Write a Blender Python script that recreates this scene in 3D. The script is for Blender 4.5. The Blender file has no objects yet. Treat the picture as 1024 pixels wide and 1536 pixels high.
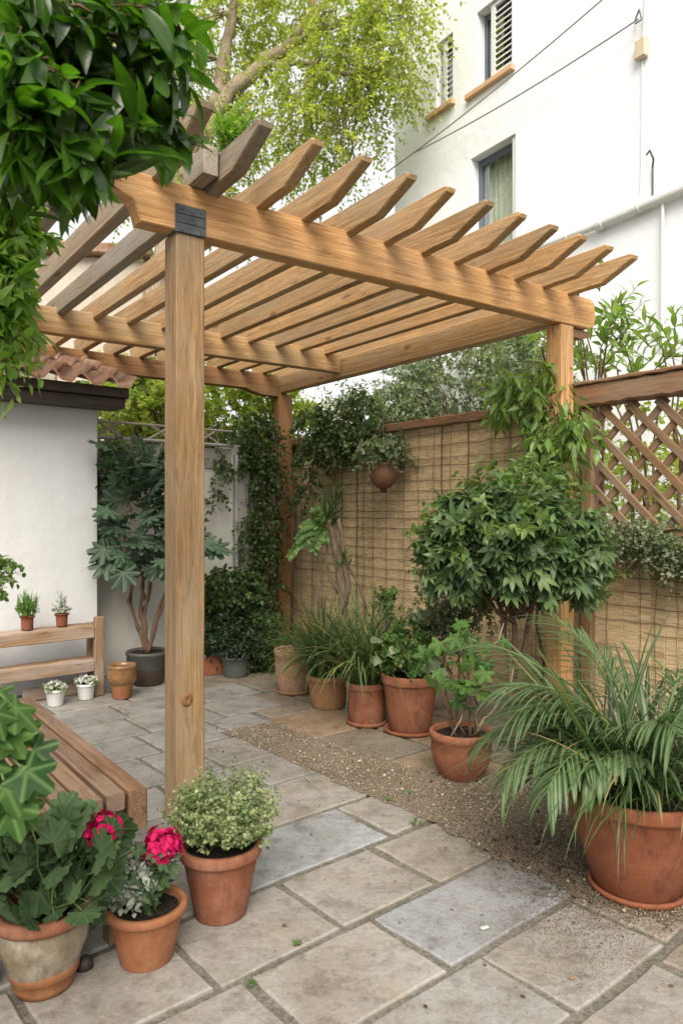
import bpy, math, random
import numpy as np
from mathutils import Vector

scene = bpy.context.scene
COL = scene.collection
R = math.radians
F, HZ, CH = 1100.0, 768.0, 1.4          # focal length in photo pixels, horizon row, eye height


# ------------------------------------------------------------------ placing
def at(px, py, d):
    return np.array([(px - 512) / F * d, d, CH + (HZ - py) / F * d])


def gnd(px, py):
    d = CH * F / (py - HZ)
    return np.array([(px - 512) / F * d, d, 0.0])


def v3(*a):
    return np.array(a, dtype=float)


def nrm(a):
    a = np.asarray(a, float)
    n = np.linalg.norm(a, axis=-1, keepdims=True)
    return a / np.maximum(n, 1e-9)


# ------------------------------------------------------------------ scene tree
def tag(o, label=None, cat=None, group=None, kind=None):
    if label: o['label'] = label
    if cat: o['category'] = cat
    if group: o['group'] = group
    if kind: o['kind'] = kind
    return o


def thing(name, loc, label, cat, group=None):
    o = bpy.data.objects.new(name, None)
    o.empty_display_size = .05
    COL.objects.link(o)
    o.location = tuple(float(c) for c in loc)
    return tag(o, label, cat, group)


def world_loc(o):
    p = np.zeros(3)
    while o is not None:
        p += np.array(o.location)
        o = o.parent
    return p


def link_mesh(name, me, mat, parent=None, loc=None):
    o = bpy.data.objects.new(name, me)
    COL.objects.link(o)
    if mat: me.materials.append(mat)
    if parent is not None:
        o.parent = parent
    if loc is not None:
        o.location = tuple(float(c) for c in loc)
    return o


# ------------------------------------------------------------------ hard meshes
class MB:
    """collects polygons (in world space) and builds ONE mesh object"""
    def __init__(s):
        s.v, s.f, s.wc, s.rnd, s.col = [], [], [], [], []

    def add(s, verts, faces, wc=None, rnd=0.5, col=(1, 1, 1)):
        b = len(s.v)
        s.v += [tuple(map(float, p)) for p in verts]
        s.f += [tuple(b + i for i in q) for q in faces]
        s.wc += [tuple(map(float, p)) for p in (wc if wc is not None else verts)]
        s.rnd += [float(rnd)] * len(verts)
        s.col += [(col[0], col[1], col[2], 1.0)] * len(verts)

    def build(s, name, mat, parent=None, smooth=False, loc=None, label=None):
        off = world_loc(parent) if parent is not None else np.array(loc if loc is not None else (0, 0, 0), float)
        me = bpy.data.meshes.new(name)
        V = np.array(s.v) - off
        me.from_pydata(V.tolist(), [], s.f)
        a = me.attributes.new('wc', 'FLOAT_VECTOR', 'POINT'); a.data.foreach_set('vector', np.array(s.wc, dtype=np.float32).ravel())
        a = me.attributes.new('rnd', 'FLOAT', 'POINT'); a.data.foreach_set('value', np.array(s.rnd, dtype=np.float32))
        a = me.attributes.new('col', 'FLOAT_COLOR', 'POINT'); a.data.foreach_set('color', np.array(s.col, dtype=np.float32).ravel())
        if smooth:
            me.polygons.foreach_set('use_smooth', [True] * len(me.polygons))
        me.update()
        o = link_mesh(name, me, mat, parent, None if parent is not None else off)
        if label: o['label'] = label
        return o


RW = random.Random(5)


def inset(poly, c):
    n = len(poly); out = []
    area = sum(poly[i][0] * poly[(i + 1) % n][1] - poly[(i + 1) % n][0] * poly[i][1] for i in range(n))
    sg = 1 if area > 0 else -1
    for i in range(n):
        p0, p1, p2 = map(np.array, (poly[i - 1], poly[i], poly[(i + 1) % n]))
        e1 = (p1 - p0) / max(np.linalg.norm(p1 - p0), 1e-9); e2 = (p2 - p1) / max(np.linalg.norm(p2 - p1), 1e-9)
        n1 = np.array([-e1[1], e1[0]]) * sg; n2 = np.array([-e2[1], e2[0]]) * sg
        m = n1 + n2; k = max(m.dot(n1), .5)
        out.append(tuple(p1 + m * c / k))
    return out


def prism(mb, poly, O, A, B, C, th, ch=.004, rnd=None, jit=0.0):
    """outline poly in the (A, B) plane extruded along C with chamfered rims; A is the grain direction"""
    O, A, B, C = (np.array(x, float) for x in (O, A, B, C))
    n = len(poly)
    ins = inset(poly, ch)
    rings = [(ins, 0.0), (poly, ch), (poly, th - ch), (ins, th)]
    off = np.array([RW.uniform(0, 50), RW.uniform(0, 50), RW.uniform(0, 50)])
    V, W = [], []
    for pl, c in rings:
        for a, b in pl:
            j = RW.uniform(-jit, jit) if jit else 0
            V.append(O + A * a + B * (b + j) + C * (c + (RW.uniform(-jit, jit) if jit else 0)))
            W.append(np.array([a, b, c]) + off)
    fs = [tuple(range(n))[::-1], tuple(3 * n + i for i in range(n))]
    for r in range(3):
        for i in range(n):
            j = (i + 1) % n
            fs.append((r * n + i, r * n + j, (r + 1) * n + j, (r + 1) * n + i))
    # consistent outward winding
    area = sum(poly[i][0] * poly[(i + 1) % n][1] - poly[(i + 1) % n][0] * poly[i][1] for i in range(n))
    if (area > 0) != (np.cross(A, B).dot(C) > 0):
        fs = [q[::-1] for q in fs]
    mb.add(V, fs, W, RW.random() if rnd is None else rnd)


def rect(a0, a1, b0, b1, seg=1, wob=0.0):
    lo = [(a0 + (a1 - a0) * i / seg, b0 + (RW.uniform(-wob, wob) if wob else 0)) for i in range(seg + 1)]
    hi = [(a0 + (a1 - a0) * i / seg, b1 + (RW.uniform(-wob, wob) if wob else 0)) for i in range(seg, -1, -1)]
    return lo + hi


Z = v3(0, 0, 1)


def obox(mb, O, A, B, C, la, lb, lc, ch=.004, rnd=None, seg=1, wob=0.0):
    prism(mb, rect(0, la, 0, lb, seg, wob), O, A, B, C, lc, ch, rnd)


def lathe(mb, prof, c, seg=40, wob=0.0, rnd=.5, squash=(1, 1)):
    V, fs, W = [], [], []
    n = len(prof)
    rg = np.random.default_rng(int(abs(c[0] * 1000)) + n)
    ph = rg.uniform(0, 6.28, 4)
    for k in range(seg):
        a = 2 * math.pi * k / seg
        w = 1 + wob * (math.sin(2 * a + ph[0]) + .6 * math.sin(3 * a + ph[1]))
        for i, (r, z) in enumerate(prof):
            V.append((c[0] + r * w * math.cos(a) * squash[0], c[1] + r * w * math.sin(a) * squash[1], c[2] + z + wob * .6 * r * math.sin(a + ph[2])))
            W.append((a, r, z))
    for k in range(seg):
        k2 = (k + 1) % seg
        for i in range(n - 1):
            fs.append((k * n + i, k2 * n + i, k2 * n + i + 1, k * n + i + 1))
    mb.add(V, fs, W, rnd)


def tube(mb, pts, r0, r1=None, sides=7, rnd=.5, rough=0.0):
    pts = [np.array(p, float) for p in pts]
    r1 = r0 if r1 is None else r1
    n = len(pts); V, fs, W = [], [], []
    T = [nrm(pts[min(i + 1, n - 1)] - pts[max(i - 1, 0)]) for i in range(n)]
    ref = v3(0, 0, 1) if abs(T[0][2]) < .9 else v3(1, 0, 0)
    X = nrm(np.cross(T[0], ref)); ln = 0
    for i in range(n):
        X = nrm(X - T[i] * X.dot(T[i])); Y = np.cross(T[i], X)
        r = r0 + (r1 - r0) * i / max(n - 1, 1)
        if i: ln += np.linalg.norm(pts[i] - pts[i - 1])
        for k in range(sides):
            a = 2 * math.pi * k / sides
            rr = r * (1 + (RW.uniform(-rough, rough) if rough else 0))
            V.append(pts[i] + (X * math.cos(a) + Y * math.sin(a)) * rr); W.append((ln, math.cos(a) * r, math.sin(a) * r))
    for i in range(n - 1):
        for k in range(sides):
            k2 = (k + 1) % sides
            fs.append((i * sides + k, i * sides + k2, (i + 1) * sides + k2, (i + 1) * sides + k))
    fs.append(tuple(range(sides))[::-1]); fs.append(tuple((n - 1) * sides + k for k in range(sides)))
    mb.add(V, fs, W, rnd)


def bend(p0, p1, n=6, wob=.02, rg=None, sag=0.0):
    rg = rg or np.random.default_rng(1)
    out = []
    for i in range(n + 1):
        t = i / n
        p = np.array(p0) * (1 - t) + np.array(p1) * t
        if 0 < i < n: p = p + rg.normal(0, wob, 3)
        p[2] -= sag * 4 * t * (1 - t)
        out.append(p)
    return out


# ------------------------------------------------------------------ leaves
def t_oval(w=.3, curl=.25, fold=.1, n=4, sharp=1.0):
    V = [(0, 0, 0)]; rib = [1]
    rows = []
    for i in range(1, n):
        x = i / n
        ww = w * math.sin(math.pi * x ** .85) ** sharp
        z = -curl * x * x
        b = len(V)
        V += [(x, 0, z), (x, ww, z + fold * ww / w), (x, -ww, z + fold * ww / w)]
        rib += [1, 0, 0]
        rows.append(b)
    V.append((1, 0, -curl)); rib.append(.6)
    t = len(V) - 1
    f = [(0, rows[0], rows[0] + 1), (0, rows[0] + 2, rows[0])]
    for a, b in zip(rows, rows[1:]):
        f += [(a, b, b + 1, a + 1), (a + 2, b + 2, b, a)]
    a = rows[-1]
    f += [(a, t, a + 1), (a + 2, t, a)]
    return tpl(V, f, rib)


def t_tiny(w=.28, curl=.12, fold=.1):
    return tpl([(0, 0, 0), (.5, w, fold), (1, 0, -curl), (.5, -w, fold)], [(0, 2, 1), (0, 3, 2)], [1, 0, .8, 0])


def t_lobed(nl=5, depth=.45, span=270, curl=.25, stalk=.25, round_=.5):
    V = [(stalk, 0, 0)]; rib = [1]
    m = nl * 4
    for i in range(m + 1):
        u = i / m
        a = R(-span / 2 + span * u)
        k = i % 4                                   # 0 notch, 2 tip
        lobe = 1 - .38 * abs(2 * ((i - i % 4 + 2) / m) - 1) ** 1.5
        r = {0: 1 - depth, 1: 1 - depth * (1 - round_) * .8, 2: 1.0, 3: 1 - depth * (1 - round_) * .8}[k] * lobe * (1 - stalk) * .8
        if i in (0, m): r *= .55
        V.append((stalk + r * math.cos(a), r * math.sin(a), -curl * r * r + (.05 if k == 2 else -.03)))
        rib.append(1.0 if k == 2 else 0)
    f = [(0, i, i + 1) for i in range(1, m + 1)]
    # stalk
    b = len(V); V += [(0, .006, 0), (0, -.006, 0), (stalk, .006, 0), (stalk, -.006, 0)]; rib += [1] * 4
    f.append((b, b + 1, b + 3, b + 2))
    return tpl(V, f, rib)


def t_compound(nl=5, w=.16, curl=.3):
    """hand of drooping leaflets"""
    V, f, rib = [], [], []
    for i in range(nl):
        a = R(-75 + 150 * i / (nl - 1))
        L = 1 - .35 * abs(2 * i / (nl - 1) - 1)
        ca, sa = math.cos(a), math.sin(a)
        b = len(V)
        for x, y, z in ((0, 0, 0), (.4, 0, -.05), (.45, w, .0), (.45, -w, .0), (.75, 0, -.2), (.75, w * .7, -.17), (.75, -w * .7, -.17), (1, 0, -curl - .1)):
            X, Y = x * L, y
            V.append((X * ca - Y * sa, X * sa + Y * ca, z * L)); rib.append(1 if abs(y) < .01 else 0)
        f += [tuple(b + k for k in q) for q in ((0, 1, 2), (0, 3, 1), (1, 4, 5, 2), (3, 6, 4, 1), (4, 7, 5), (6, 7, 4))]
    return tpl(V, f, rib)


def tpl(V, f, rib):
    return dict(v=np.array(V, float), cnt=np.array([len(q) for q in f]), lp=np.array([i for q in f for i in q]), rib=np.array(rib, float))


class Leaves:
    def __init__(s):
        s.V, s.L, s.C, s.r, s.b, s.n = [], [], [], [], [], 0

    def add(s, T, P, D, N, S, rnd):
        P = np.atleast_2d(P); m = len(P)
        if m == 0: return
        D = nrm(np.broadcast_to(D, (m, 3))); N = np.broadcast_to(N, (m, 3))
        Y = nrm(np.cross(N, D)); Zv = np.cross(D, Y)
        S = np.broadcast_to(np.asarray(S, float), (m,))[:, None, None]
        t = T['v'][None]
        V = P[:, None, :] + S * (t[..., 0:1] * D[:, None] + t[..., 1:2] * Y[:, None] + t[..., 2:3] * Zv[:, None])
        k = len(T['v'])
        s.V.append(V.reshape(-1, 3))
        s.L.append((T['lp'][None] + (s.n + np.arange(m) * k)[:, None]).ravel())
        s.C.append(np.tile(T['cnt'], m))
        s.r.append(np.repeat(np.broadcast_to(np.asarray(rnd, float), (m,)), k)); s.b.append(np.tile(T['rib'], m))
        s.n += m * k

    def strap(s, p, az, el, L, droop, w, rnd=.5, n=9, fold=.25, twist=0.0):
        p = np.array(p, float); V = []; rib = []
        for i in range(n + 1):
            t = i / n
            e = el - droop * t ** 1.4
            d = v3(math.cos(az) * math.cos(e), math.sin(az) * math.cos(e), math.sin(e))
            side = v3(-math.sin(az), math.cos(az), 0)
            upv = np.cross(d, side)
            side = side * math.cos(twist * t) + upv * math.sin(twist * t)
            ww = w * (min(1, .45 + 2.2 * t) if t < .5 else 1 - ((t - .5) / .5) ** 2.2) * .5
            V += [p - side * ww + upv * -fold * ww, p.copy(), p + side * ww + upv * -fold * ww]
            rib += [0, 1, 0]
            p = p + d * (L / n)
        f = []
        for i in range(n):
            a = 3 * i
            f += [(a, a + 1, a + 4, a + 3), (a + 1, a + 2, a + 5, a + 4)]
        s.raw(V, f, rib, rnd)
        return p

    def raw(s, V, f, rib, rnd):
        k = len(V)
        s.V.append(np.array(V, float)); s.L.append(np.array([i for q in f for i in q]) + s.n)
        s.C.append(np.array([len(q) for q in f])); s.r.append(np.full(k, rnd)); s.b.append(np.array(rib, float)); s.n += k

    def build(s, name, mat, parent=None, loc=None, label=None):
        off = world_loc(parent) if parent is not None else np.array(loc if loc is not None else (0, 0, 0), float)
        V = np.concatenate(s.V) - off; L = np.concatenate(s.L); C = np.concatenate(s.C)
        me = bpy.data.meshes.new(name)
        me.vertices.add(len(V)); me.vertices.foreach_set('co', V.astype(np.float32).ravel())
        me.loops.add(len(L)); me.loops.foreach_set('vertex_index', L.astype(np.int32))
        me.polygons.add(len(C)); me.polygons.foreach_set('loop_start', (np.cumsum(C) - C).astype(np.int32))
        me.polygons.foreach_set('use_smooth', np.ones(len(C), dtype=bool))
        me.update(calc_edges=True)
        a = me.attributes.new('rnd', 'FLOAT', 'POINT'); a.data.foreach_set('value', np.concatenate(s.r).astype(np.float32))
        a = me.attributes.new('rib', 'FLOAT', 'POINT'); a.data.foreach_set('value', np.concatenate(s.b).astype(np.float32))
        o = link_mesh(name, me, mat, parent, None if parent is not None else off)
        if label: o['label'] = label
        return o


def rdir(rg, n):
    return nrm(rg.normal(size=(n, 3)))


def blob(rg, c, rad, n, shell=.45, lumps=6, amp=.28, zmin=-2):
    """twig tips in an uneven ellipsoid; returns points and outward directions"""
    d = rdir(rg, n * 2)
    d = d[d[:, 2] > zmin][:n]
    k = rdir(rg, lumps); ph = rg.uniform(-1, 1, lumps)
    m = 1 + amp * np.tanh((np.maximum(d @ k.T, 0) ** 3 * ph).sum(1) * 1.6)
    fr = (shell + (1 - shell) * rg.random(len(d)) ** .6) * m
    return np.array(c) + d * np.array(rad) * fr[:, None], d


def twigs(Lv, rg, T, P, D, L, nl, size, tilt=.9, grav=.2, sag=.3, svar=.3, face=None, rbase=0.0, rspan=1.0, keep=None):
    """leaves set alternately along each twig; returns the twig lines"""
    n = len(P); P = np.asarray(P, float); D = nrm(D)
    Ls = np.broadcast_to(L, (n,)) * rg.uniform(.6, 1.25, n)
    ref = np.where(np.abs(D[:, 2:3]) < .9, v3(0, 0, 1), v3(1, 0, 0))
    X = nrm(np.cross(D, ref)); Y = np.cross(D, X)
    tone = rg.random(n)
    for j in range(nl):
        t = (j + .5 + rg.uniform(-.4, .4, n)) / nl
        q = P + D * (Ls * t)[:, None]; q[:, 2] -= sag * Ls * t * t
        a = j * 2.4 + rg.uniform(-.6, .6, n)
        side = X * np.cos(a)[:, None] + Y * np.sin(a)[:, None]
        d = D * (1 - tilt * .5) + side * tilt + rg.normal(0, .25, (n, 3)); d[:, 2] -= grav
        N = rg.normal(0, .45, (n, 3)); N[:, 2] += 1
        if face is not None: N += face
        S = size * rg.uniform(1 - svar, 1 + svar, n) * (.75 + .25 * np.sin(np.pi * np.clip(t, 0, 1)))
        rn = np.clip(rbase + rspan * (.55 * tone + .45 * rg.random(n)), 0, 1)
        if keep is not None:
            k = keep(q + d / np.linalg.norm(d, axis=1, keepdims=True) * (S * .8)[:, None])
            q, d, N, S, rn = q[k], d[k], N[k], S[k], rn[k]
        Lv.add(T, q, d, N, S, rn)
    E = P + D * Ls[:, None]; E[:, 2] -= sag * Ls
    M = P + D * (Ls * .5)[:, None]; M[:, 2] -= sag * Ls * .25
    return P, M, E
SUN_E, SKY_E, EXPO = 3.3, .15, .68
# ------------------------------------------------------------------ materials
class NT:
    def __init__(s, name):
        s.m = bpy.data.materials.new(name); s.m.use_nodes = True
        s.t = s.m.node_tree; s.t.nodes.clear()
        s.out = s.t.nodes.new('ShaderNodeOutputMaterial')

    def n(s, typ, ins=None, **kw):
        x = s.t.nodes.new('ShaderNode' + typ)
        for k, v in kw.items(): setattr(x, k, v)
        for k, v in (ins or {}).items(): s.set(x, k, v)
        return x

    def set(s, x, k, v):
        if isinstance(v, bpy.types.NodeSocket): s.t.links.new(v, x.inputs[k])
        elif isinstance(v, bpy.types.Node): s.t.links.new(v.outputs[0], x.inputs[k])
        else:
            if isinstance(v, (tuple, list)) and len(v) == 3 and x.inputs[k].type == 'RGBA': v = (*v, 1)
            x.inputs[k].default_value = v

    def attr(s, name, o='Fac'):
        return s.n('Attribute', attribute_name=name).outputs[o]

    def map(s, vec, sc):
        return s.n('Mapping', {'Vector': vec, 'Scale': sc}).outputs[0]

    def noise(s, vec, sc, det=4, rough=.55, dist=0.0):
        return s.n('TexNoise', {'Vector': vec, 'Scale': sc, 'Detail': det, 'Roughness': rough, 'Distortion': dist}).outputs['Fac']

    def ramp(s, fac, stops):
        x = s.n('ValToRGB', {'Fac': fac})
        e = x.color_ramp.elements
        while len(e) < len(stops): e.new(.5)
        for q, (p, c) in zip(e, stops):
            q.position = p; q.color = (*c, 1) if not isinstance(c, (int, float)) else (c, c, c, 1)
        return x.outputs[0]

    def mix(s, fac, a, b, blend='MIX'):
        x = s.n('Mix', data_type='RGBA', blend_type=blend)
        for k, v in ((0, fac), (6, a), (7, b)):
            if isinstance(v, bpy.types.NodeSocket): s.t.links.new(v, x.inputs[k])
            else: x.inputs[k].default_value = v if k == 0 else ((*v, 1) if not isinstance(v, (int, float)) else (v, v, v, 1))
        return x.outputs[2]

    def math(s, op, a, b=0.0, c=None):
        x = s.n('Math', operation=op)
        for k, v in enumerate((a, b) if c is None else (a, b, c)):
            if isinstance(v, bpy.types.NodeSocket): s.t.links.new(v, x.inputs[k])
            else: x.inputs[k].default_value = v
        return x.outputs[0]

    def bump(s, h, st=.3, d=.01, prev=None):
        x = s.n('Bump', {'Height': h, 'Strength': st, 'Distance': d})
        if prev is not None: s.t.links.new(prev, x.inputs['Normal'])
        return x.outputs[0]

    def end(s, col, rough=.7, bump=None, spec=.4, metal=0.0):
        p = s.n('BsdfPrincipled', {'Base Color': col, 'Roughness': rough, 'Specular IOR Level': spec, 'Metallic': metal})
        if bump is not None: s.t.links.new(bump, p.inputs['Normal'])
        s.t.links.new(p.outputs[0], s.out.inputs[0])
        s.p = p
        return s.m

    def obj(s): return s.n('TexCoord').outputs['Object']
    def pos(s): return s.n('NewGeometry').outputs['Position']


def wood(name, dark, light, grey=(.30, .27, .22), greyamt=.35, rough=.62, knots=True, fine=320):
    t = NT(name)
    wc = t.attr('wc', 'Vector'); rnd = t.attr('rnd')
    warp = t.noise(t.map(wc, (1.1, 3, 3)), 1.6, 2)
    w2 = t.n('VectorMath', {0: wc, 1: t.n('CombineXYZ', {'Y': t.math('MULTIPLY', warp, .05), 'Z': t.math('MULTIPLY', warp, .05)}).outputs[0]}, operation='ADD').outputs[0]
    g1 = t.noise(t.map(w2, (1.5, 75, 75)), 1, 7, .62, .5)
    g2 = t.noise(t.map(w2, (3, fine, fine)), 1, 3, .6)
    blotch = t.noise(t.map(wc, (1.3, 5, 5)), 1.3, 4)
    c = t.ramp(g1, [(.30, dark), (.50, tuple((a + b) / 2 for a, b in zip(dark, light))), (.68, light)])
    c = t.mix(t.ramp(g2, [(.35, .55), (.55, 0.0)]), c, tuple(x * .55 for x in dark))
    c = t.mix(t.math('MULTIPLY', t.ramp(blotch, [(.42, 0.0), (.66, 1.0)]), greyamt), c, grey)
    c = t.mix(1.0, c, t.ramp(rnd, [(0, (.78, .76, .74)), (.5, (1, 1, 1)), (1, (1.0, .93, .84))]), 'MULTIPLY')
    cr = t.noise(t.map(w2, (.55, 34, 34)), 1.35, 3, .5, .2)
    crk = t.ramp(cr, [(.485, 0.0), (.5, .75), (.515, 0.0)])
    crm = t.ramp(t.noise(t.map(wc, (1.6, 4, 4)), 2.1, 2), [(.5, 0.0), (.62, 1.0)])
    c = t.mix(t.math('MULTIPLY', crk, crm), c, tuple(x * .3 for x in dark))
    stain = t.noise(t.map(wc, (2.5, 9, 9)), 1.7, 5, .7)
    c = t.mix(t.ramp(stain, [(.60, 0.0), (.74, .6)]), c, tuple(x * .35 for x in dark))
    if knots:
        vo = t.n('TexVoronoi', {'Vector': t.map(w2, (1.7, 7.5, 7.5)), 'Scale': 1.0}).outputs['Distance']
        k = t.ramp(vo, [(.03, 1.0), (.13, 0.0)])
        c = t.mix(t.math('MULTIPLY', k, .85), c, (.075, .032, .014))
    b = t.bump(g2, .35, .004); b = t.bump(g1, .35, .006, b)
    return t.end(c, rough, b, .3)


def plain(name, col, rough=.6, var=.25, sc=8, bump=.15, spec=.4, metal=0.0, bsc=40):
    t = NT(name); o = t.obj()
    n1 = t.noise(o, sc, 6, .65)
    c = t.mix(t.ramp(n1, [(.3, 0.0), (.7, 1.0)]), tuple(x * (1 - var) for x in col), tuple(min(1, x * (1 + var * .6)) for x in col))
    return t.end(c, rough, t.bump(t.noise(o, bsc, 5, .6), bump, .01), spec, metal)


def terracotta(name, base=(.225, .080, .039), pale=(.37, .215, .145), dark=(.095, .038, .023), palea=.45, darka=.7, sc=9):
    t = NT(name); o = t.obj()
    n1 = t.noise(o, sc, 6, .65, .4); n2 = t.noise(t.map(o, (3, 3, 1.1)), sc * .7, 5, .7); n3 = t.noise(o, 60, 3)
    c = t.mix(t.math('MULTIPLY', t.ramp(n1, [(.42, 0.0), (.72, 1.0)]), palea), base, pale)
    c = t.mix(t.math('MULTIPLY', t.ramp(n2, [(.50, 0.0), (.72, 1.0)]), darka), c, dark)
    c = t.mix(t.ramp(n3, [(.3, .22), (.6, 0.0)]), c, dark)
    return t.end(c, .78, t.bump(n3, .25, .004, t.bump(n1, .2, .012)), .25)


def leafmat(name, c1, c2, rib=None, trans=.32, rough=.42, spec=.45, edge=None, tcol=None, straw=False):
    t = NT(name)
    rnd = t.attr('rnd'); rb = t.attr('rib')
    n = t.noise(t.pos(), 35, 3)
    c = t.ramp(rnd, [(0.0, c1), (.55, tuple((a + b) / 2 for a, b in zip(c1, c2))), (1.0, c2)])
    c = t.mix(t.ramp(n, [(.35, .28), (.6, 0.0)]), c, tuple(x * .5 for x in c1))
    if rib: c = t.mix(t.ramp(rb, [(.55, 0.0), (1.0, .55)]), c, rib)
    if edge: c = t.mix(t.ramp(rb, [(.0, .9), (.45, 0.0)]), c, edge)
    if straw: c = t.mix(t.ramp(rnd, [(.93, 0.0), (.94, .85)]), c, (.34, .25, .11))
    p = t.n('BsdfPrincipled', {'Base Color': c, 'Roughness': rough, 'Specular IOR Level': spec})
    t.t.links.new(t.bump(t.noise(t.pos(), 90, 2), .15, .004), p.inputs['Normal'])
    tc = t.mix(1.0, c, tcol or (1.5, 1.6, .6), 'MULTIPLY')
    tr = t.n('BsdfTranslucent', {'Color': tc})
    mx = t.n('MixShader', {0: trans, 1: p.outputs[0], 2: tr.outputs[0]})
    t.t.links.new(mx.outputs[0], t.out.inputs[0])
    return t.m


def bark(name, a=(.09, .065, .045), b=(.22, .17, .12)):
    t = NT(name); o = t.obj()
    n1 = t.noise(t.map(o, (1, 1, .3)), 40, 6, .7)
    c = t.ramp(n1, [(.3, a), (.7, b)])
    return t.end(c, .9, t.bump(n1, .6, .01), .2)


def stucco(name, col, warm=(.62, .54, .42), dirt=.25, sc=1.6, bsc=55):
    t = NT(name); o = t.obj()
    n1 = t.noise(o, sc, 6, .65); n2 = t.noise(t.map(o, (4, 4, .5)), 1.4, 5, .65)
    c = t.mix(t.math('MULTIPLY', t.ramp(n1, [(.45, 0.0), (.8, 1.0)]), dirt), col, warm)
    c = t.mix(t.math('MULTIPLY', t.ramp(n2, [(.5, 0.0), (.75, 1.0)]), dirt * .8), c, tuple(x * .62 for x in col))
    return t.end(c, .88, t.bump(t.noise(o, bsc, 5, .6), .22, .006, t.bump(t.noise(o, 7, 3), .25, .03)), .2)


M = {}
M['beam'] = wood('wood_warm', (.38, .19, .07), (.70, .42, .18), (.33, .27, .20), .2)
M['post'] = wood('wood_post', (.185, .105, .045), (.41, .26, .122), (.36, .30, .22), .45)
M['rafter'] = wood('wood_rafter', (.29, .165, .068), (.60, .39, .185), (.33, .28, .20), .4)
M['rafter_old'] = wood('wood_rafter_old', (.22, .16, .10), (.40, .33, .24), (.33, .31, .27), .7)
M['rear'] = wood('wood_rear', (.20, .095, .04), (.37, .20, .09), (.24, .17, .11), .3)
M['bench'] = wood('wood_bench', (.115, .064, .037), (.27, .165, .10), (.30, .23, .18), .45)
M['rack'] = wood('wood_rack', (.19, .115, .065), (.36, .24, .15), (.42, .38, .34), .7)
M['rail'] = wood('wood_rail', (.15, .08, .04), (.32, .17, .085), (.26, .22, .17), .55, .8)
M['lattice'] = wood('wood_lattice', (.15, .085, .045), (.31, .20, .115), (.30, .25, .19), .4, .75)
M['grey_wood'] = wood('wood_grey', (.20, .165, .12), (.42, .37, .30), (.36, .33, .29), .7, .85)
M['terra'] = terracotta('terracotta')
M['terra_dark'] = terracotta('terracotta_damp', (.215, .072, .034), (.29, .13, .075), (.075, .03, .02), .3, .7)
M['terra_orange'] = terracotta('terracotta_orange', (.27, .108, .045), (.36, .2, .12), (.15, .055, .03), .45, .5)
M['terra_tan'] = terracotta('terracotta_tan', (.26, .135, .06), (.38, .25, .15), (.13, .07, .035), .5, .6)
M['lime'] = terracotta('limed_clay', (.20, .16, .105), (.44, .40, .33), (.10, .07, .045), .8, .75, 9)
M['coarse'] = terracotta('coarse_clay', (.34, .19, .11), (.50, .36, .26), (.15, .08, .05), .7, .7, 18)
M['glaze'] = plain('glazed_clay', (.24, .125, .05), .22, .5, 9, .1, .6)
M['grey_pot'] = plain('grey_glaze', (.075, .075, .068), .5, .35, 8, .2)
M['brown_pot'] = plain('brown_clay', (.06, .04, .03), .6, .35, 8, .2)
M['green_pot'] = plain('green_glaze', (.085, .10, .085), .5, .3, 8, .2)
M['enamel'] = plain('white_enamel', (.62, .62, .60), .4, .16, 14, .12)
M['metal'] = plain('dark_steel', (.085, .095, .105), .55, .5, 18, .25, .5, .3)
M['wire'] = plain('rusty_wire', (.125, .085, .048), .7, .3, 20, .1)
M['dark'] = plain('dark_paint', (.045, .033, .027), .55, .35, 5, .2)
M['white_pipe'] = plain('white_pipe', (.68, .68, .66), .5, .08, 3, .05)
M['grey_pipe'] = plain('grey_pipe', (.30, .30, .29), .6, .2, 6, .1)
M['cable'] = plain('grey_cable', (.25, .25, .25), .6, .1, 6, .0)
M['frame'] = plain('slate_frame', (.11, .135, .16), .5, .12, 6, .05)
M['sill'] = terracotta('sill_tile', (.58, .36, .20), (.66, .5, .34), (.36, .2, .1), .4, .3)
M['louvre'] = plain('louvre_paint', (.66, .66, .65), .55, .06, 6, .05)
M['void'] = plain('room_shade_black', (.03, .03, .03), .9, .1, 5, 0)  # near-black colour stands in for the shade inside the rooms
M['cream_plastic'] = plain('cream_plastic', (.55, .46, .33), .5, .08, 9, .05)
M['curtain'] = plain('curtain_cloth', (.62, .64, .54), .9, .12, 7, .1)
M['pink'] = leafmat('magenta_petals', (.40, .004, .055), (.68, .014, .155), None, .25, .6, .2, None, (1.2, .6, 1.0))
M['petal_white'] = leafmat('white_petals', (.55, .56, .50), (.78, .78, .74), None, .25, .6, .2, None, (1, 1, 1))
M['bark'] = bark('bark')
M['bark_pale'] = bark('bark_pale', (.17, .13, .09), (.40, .33, .25))
M['stem'] = bark('stem_brown', (.07, .045, .03), (.17, .11, .07))
M['stem_green'] = plain('stem_green', (.09, .14, .04), .6, .3, 20, .1)
M['house_white'] = stucco('white_render', (.80, .825, .85), (.70, .70, .69), .16, .5)
M['shed_white'] = stucco('garden_house_render', (.575, .585, .59), (.55, .52, .46), .2, .9)
M['wall_grey'] = stucco('old_render', (.50, .49, .45), (.42, .36, .26), .55, 1.4)
M['beige_wall'] = stucco('beige_render', (.48, .43, .36), (.38, .31, .24), .5, 1.2)
M['concrete'] = stucco('bare_concrete', (.25, .24, .22), (.20, .17, .13), .5, 2)

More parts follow.
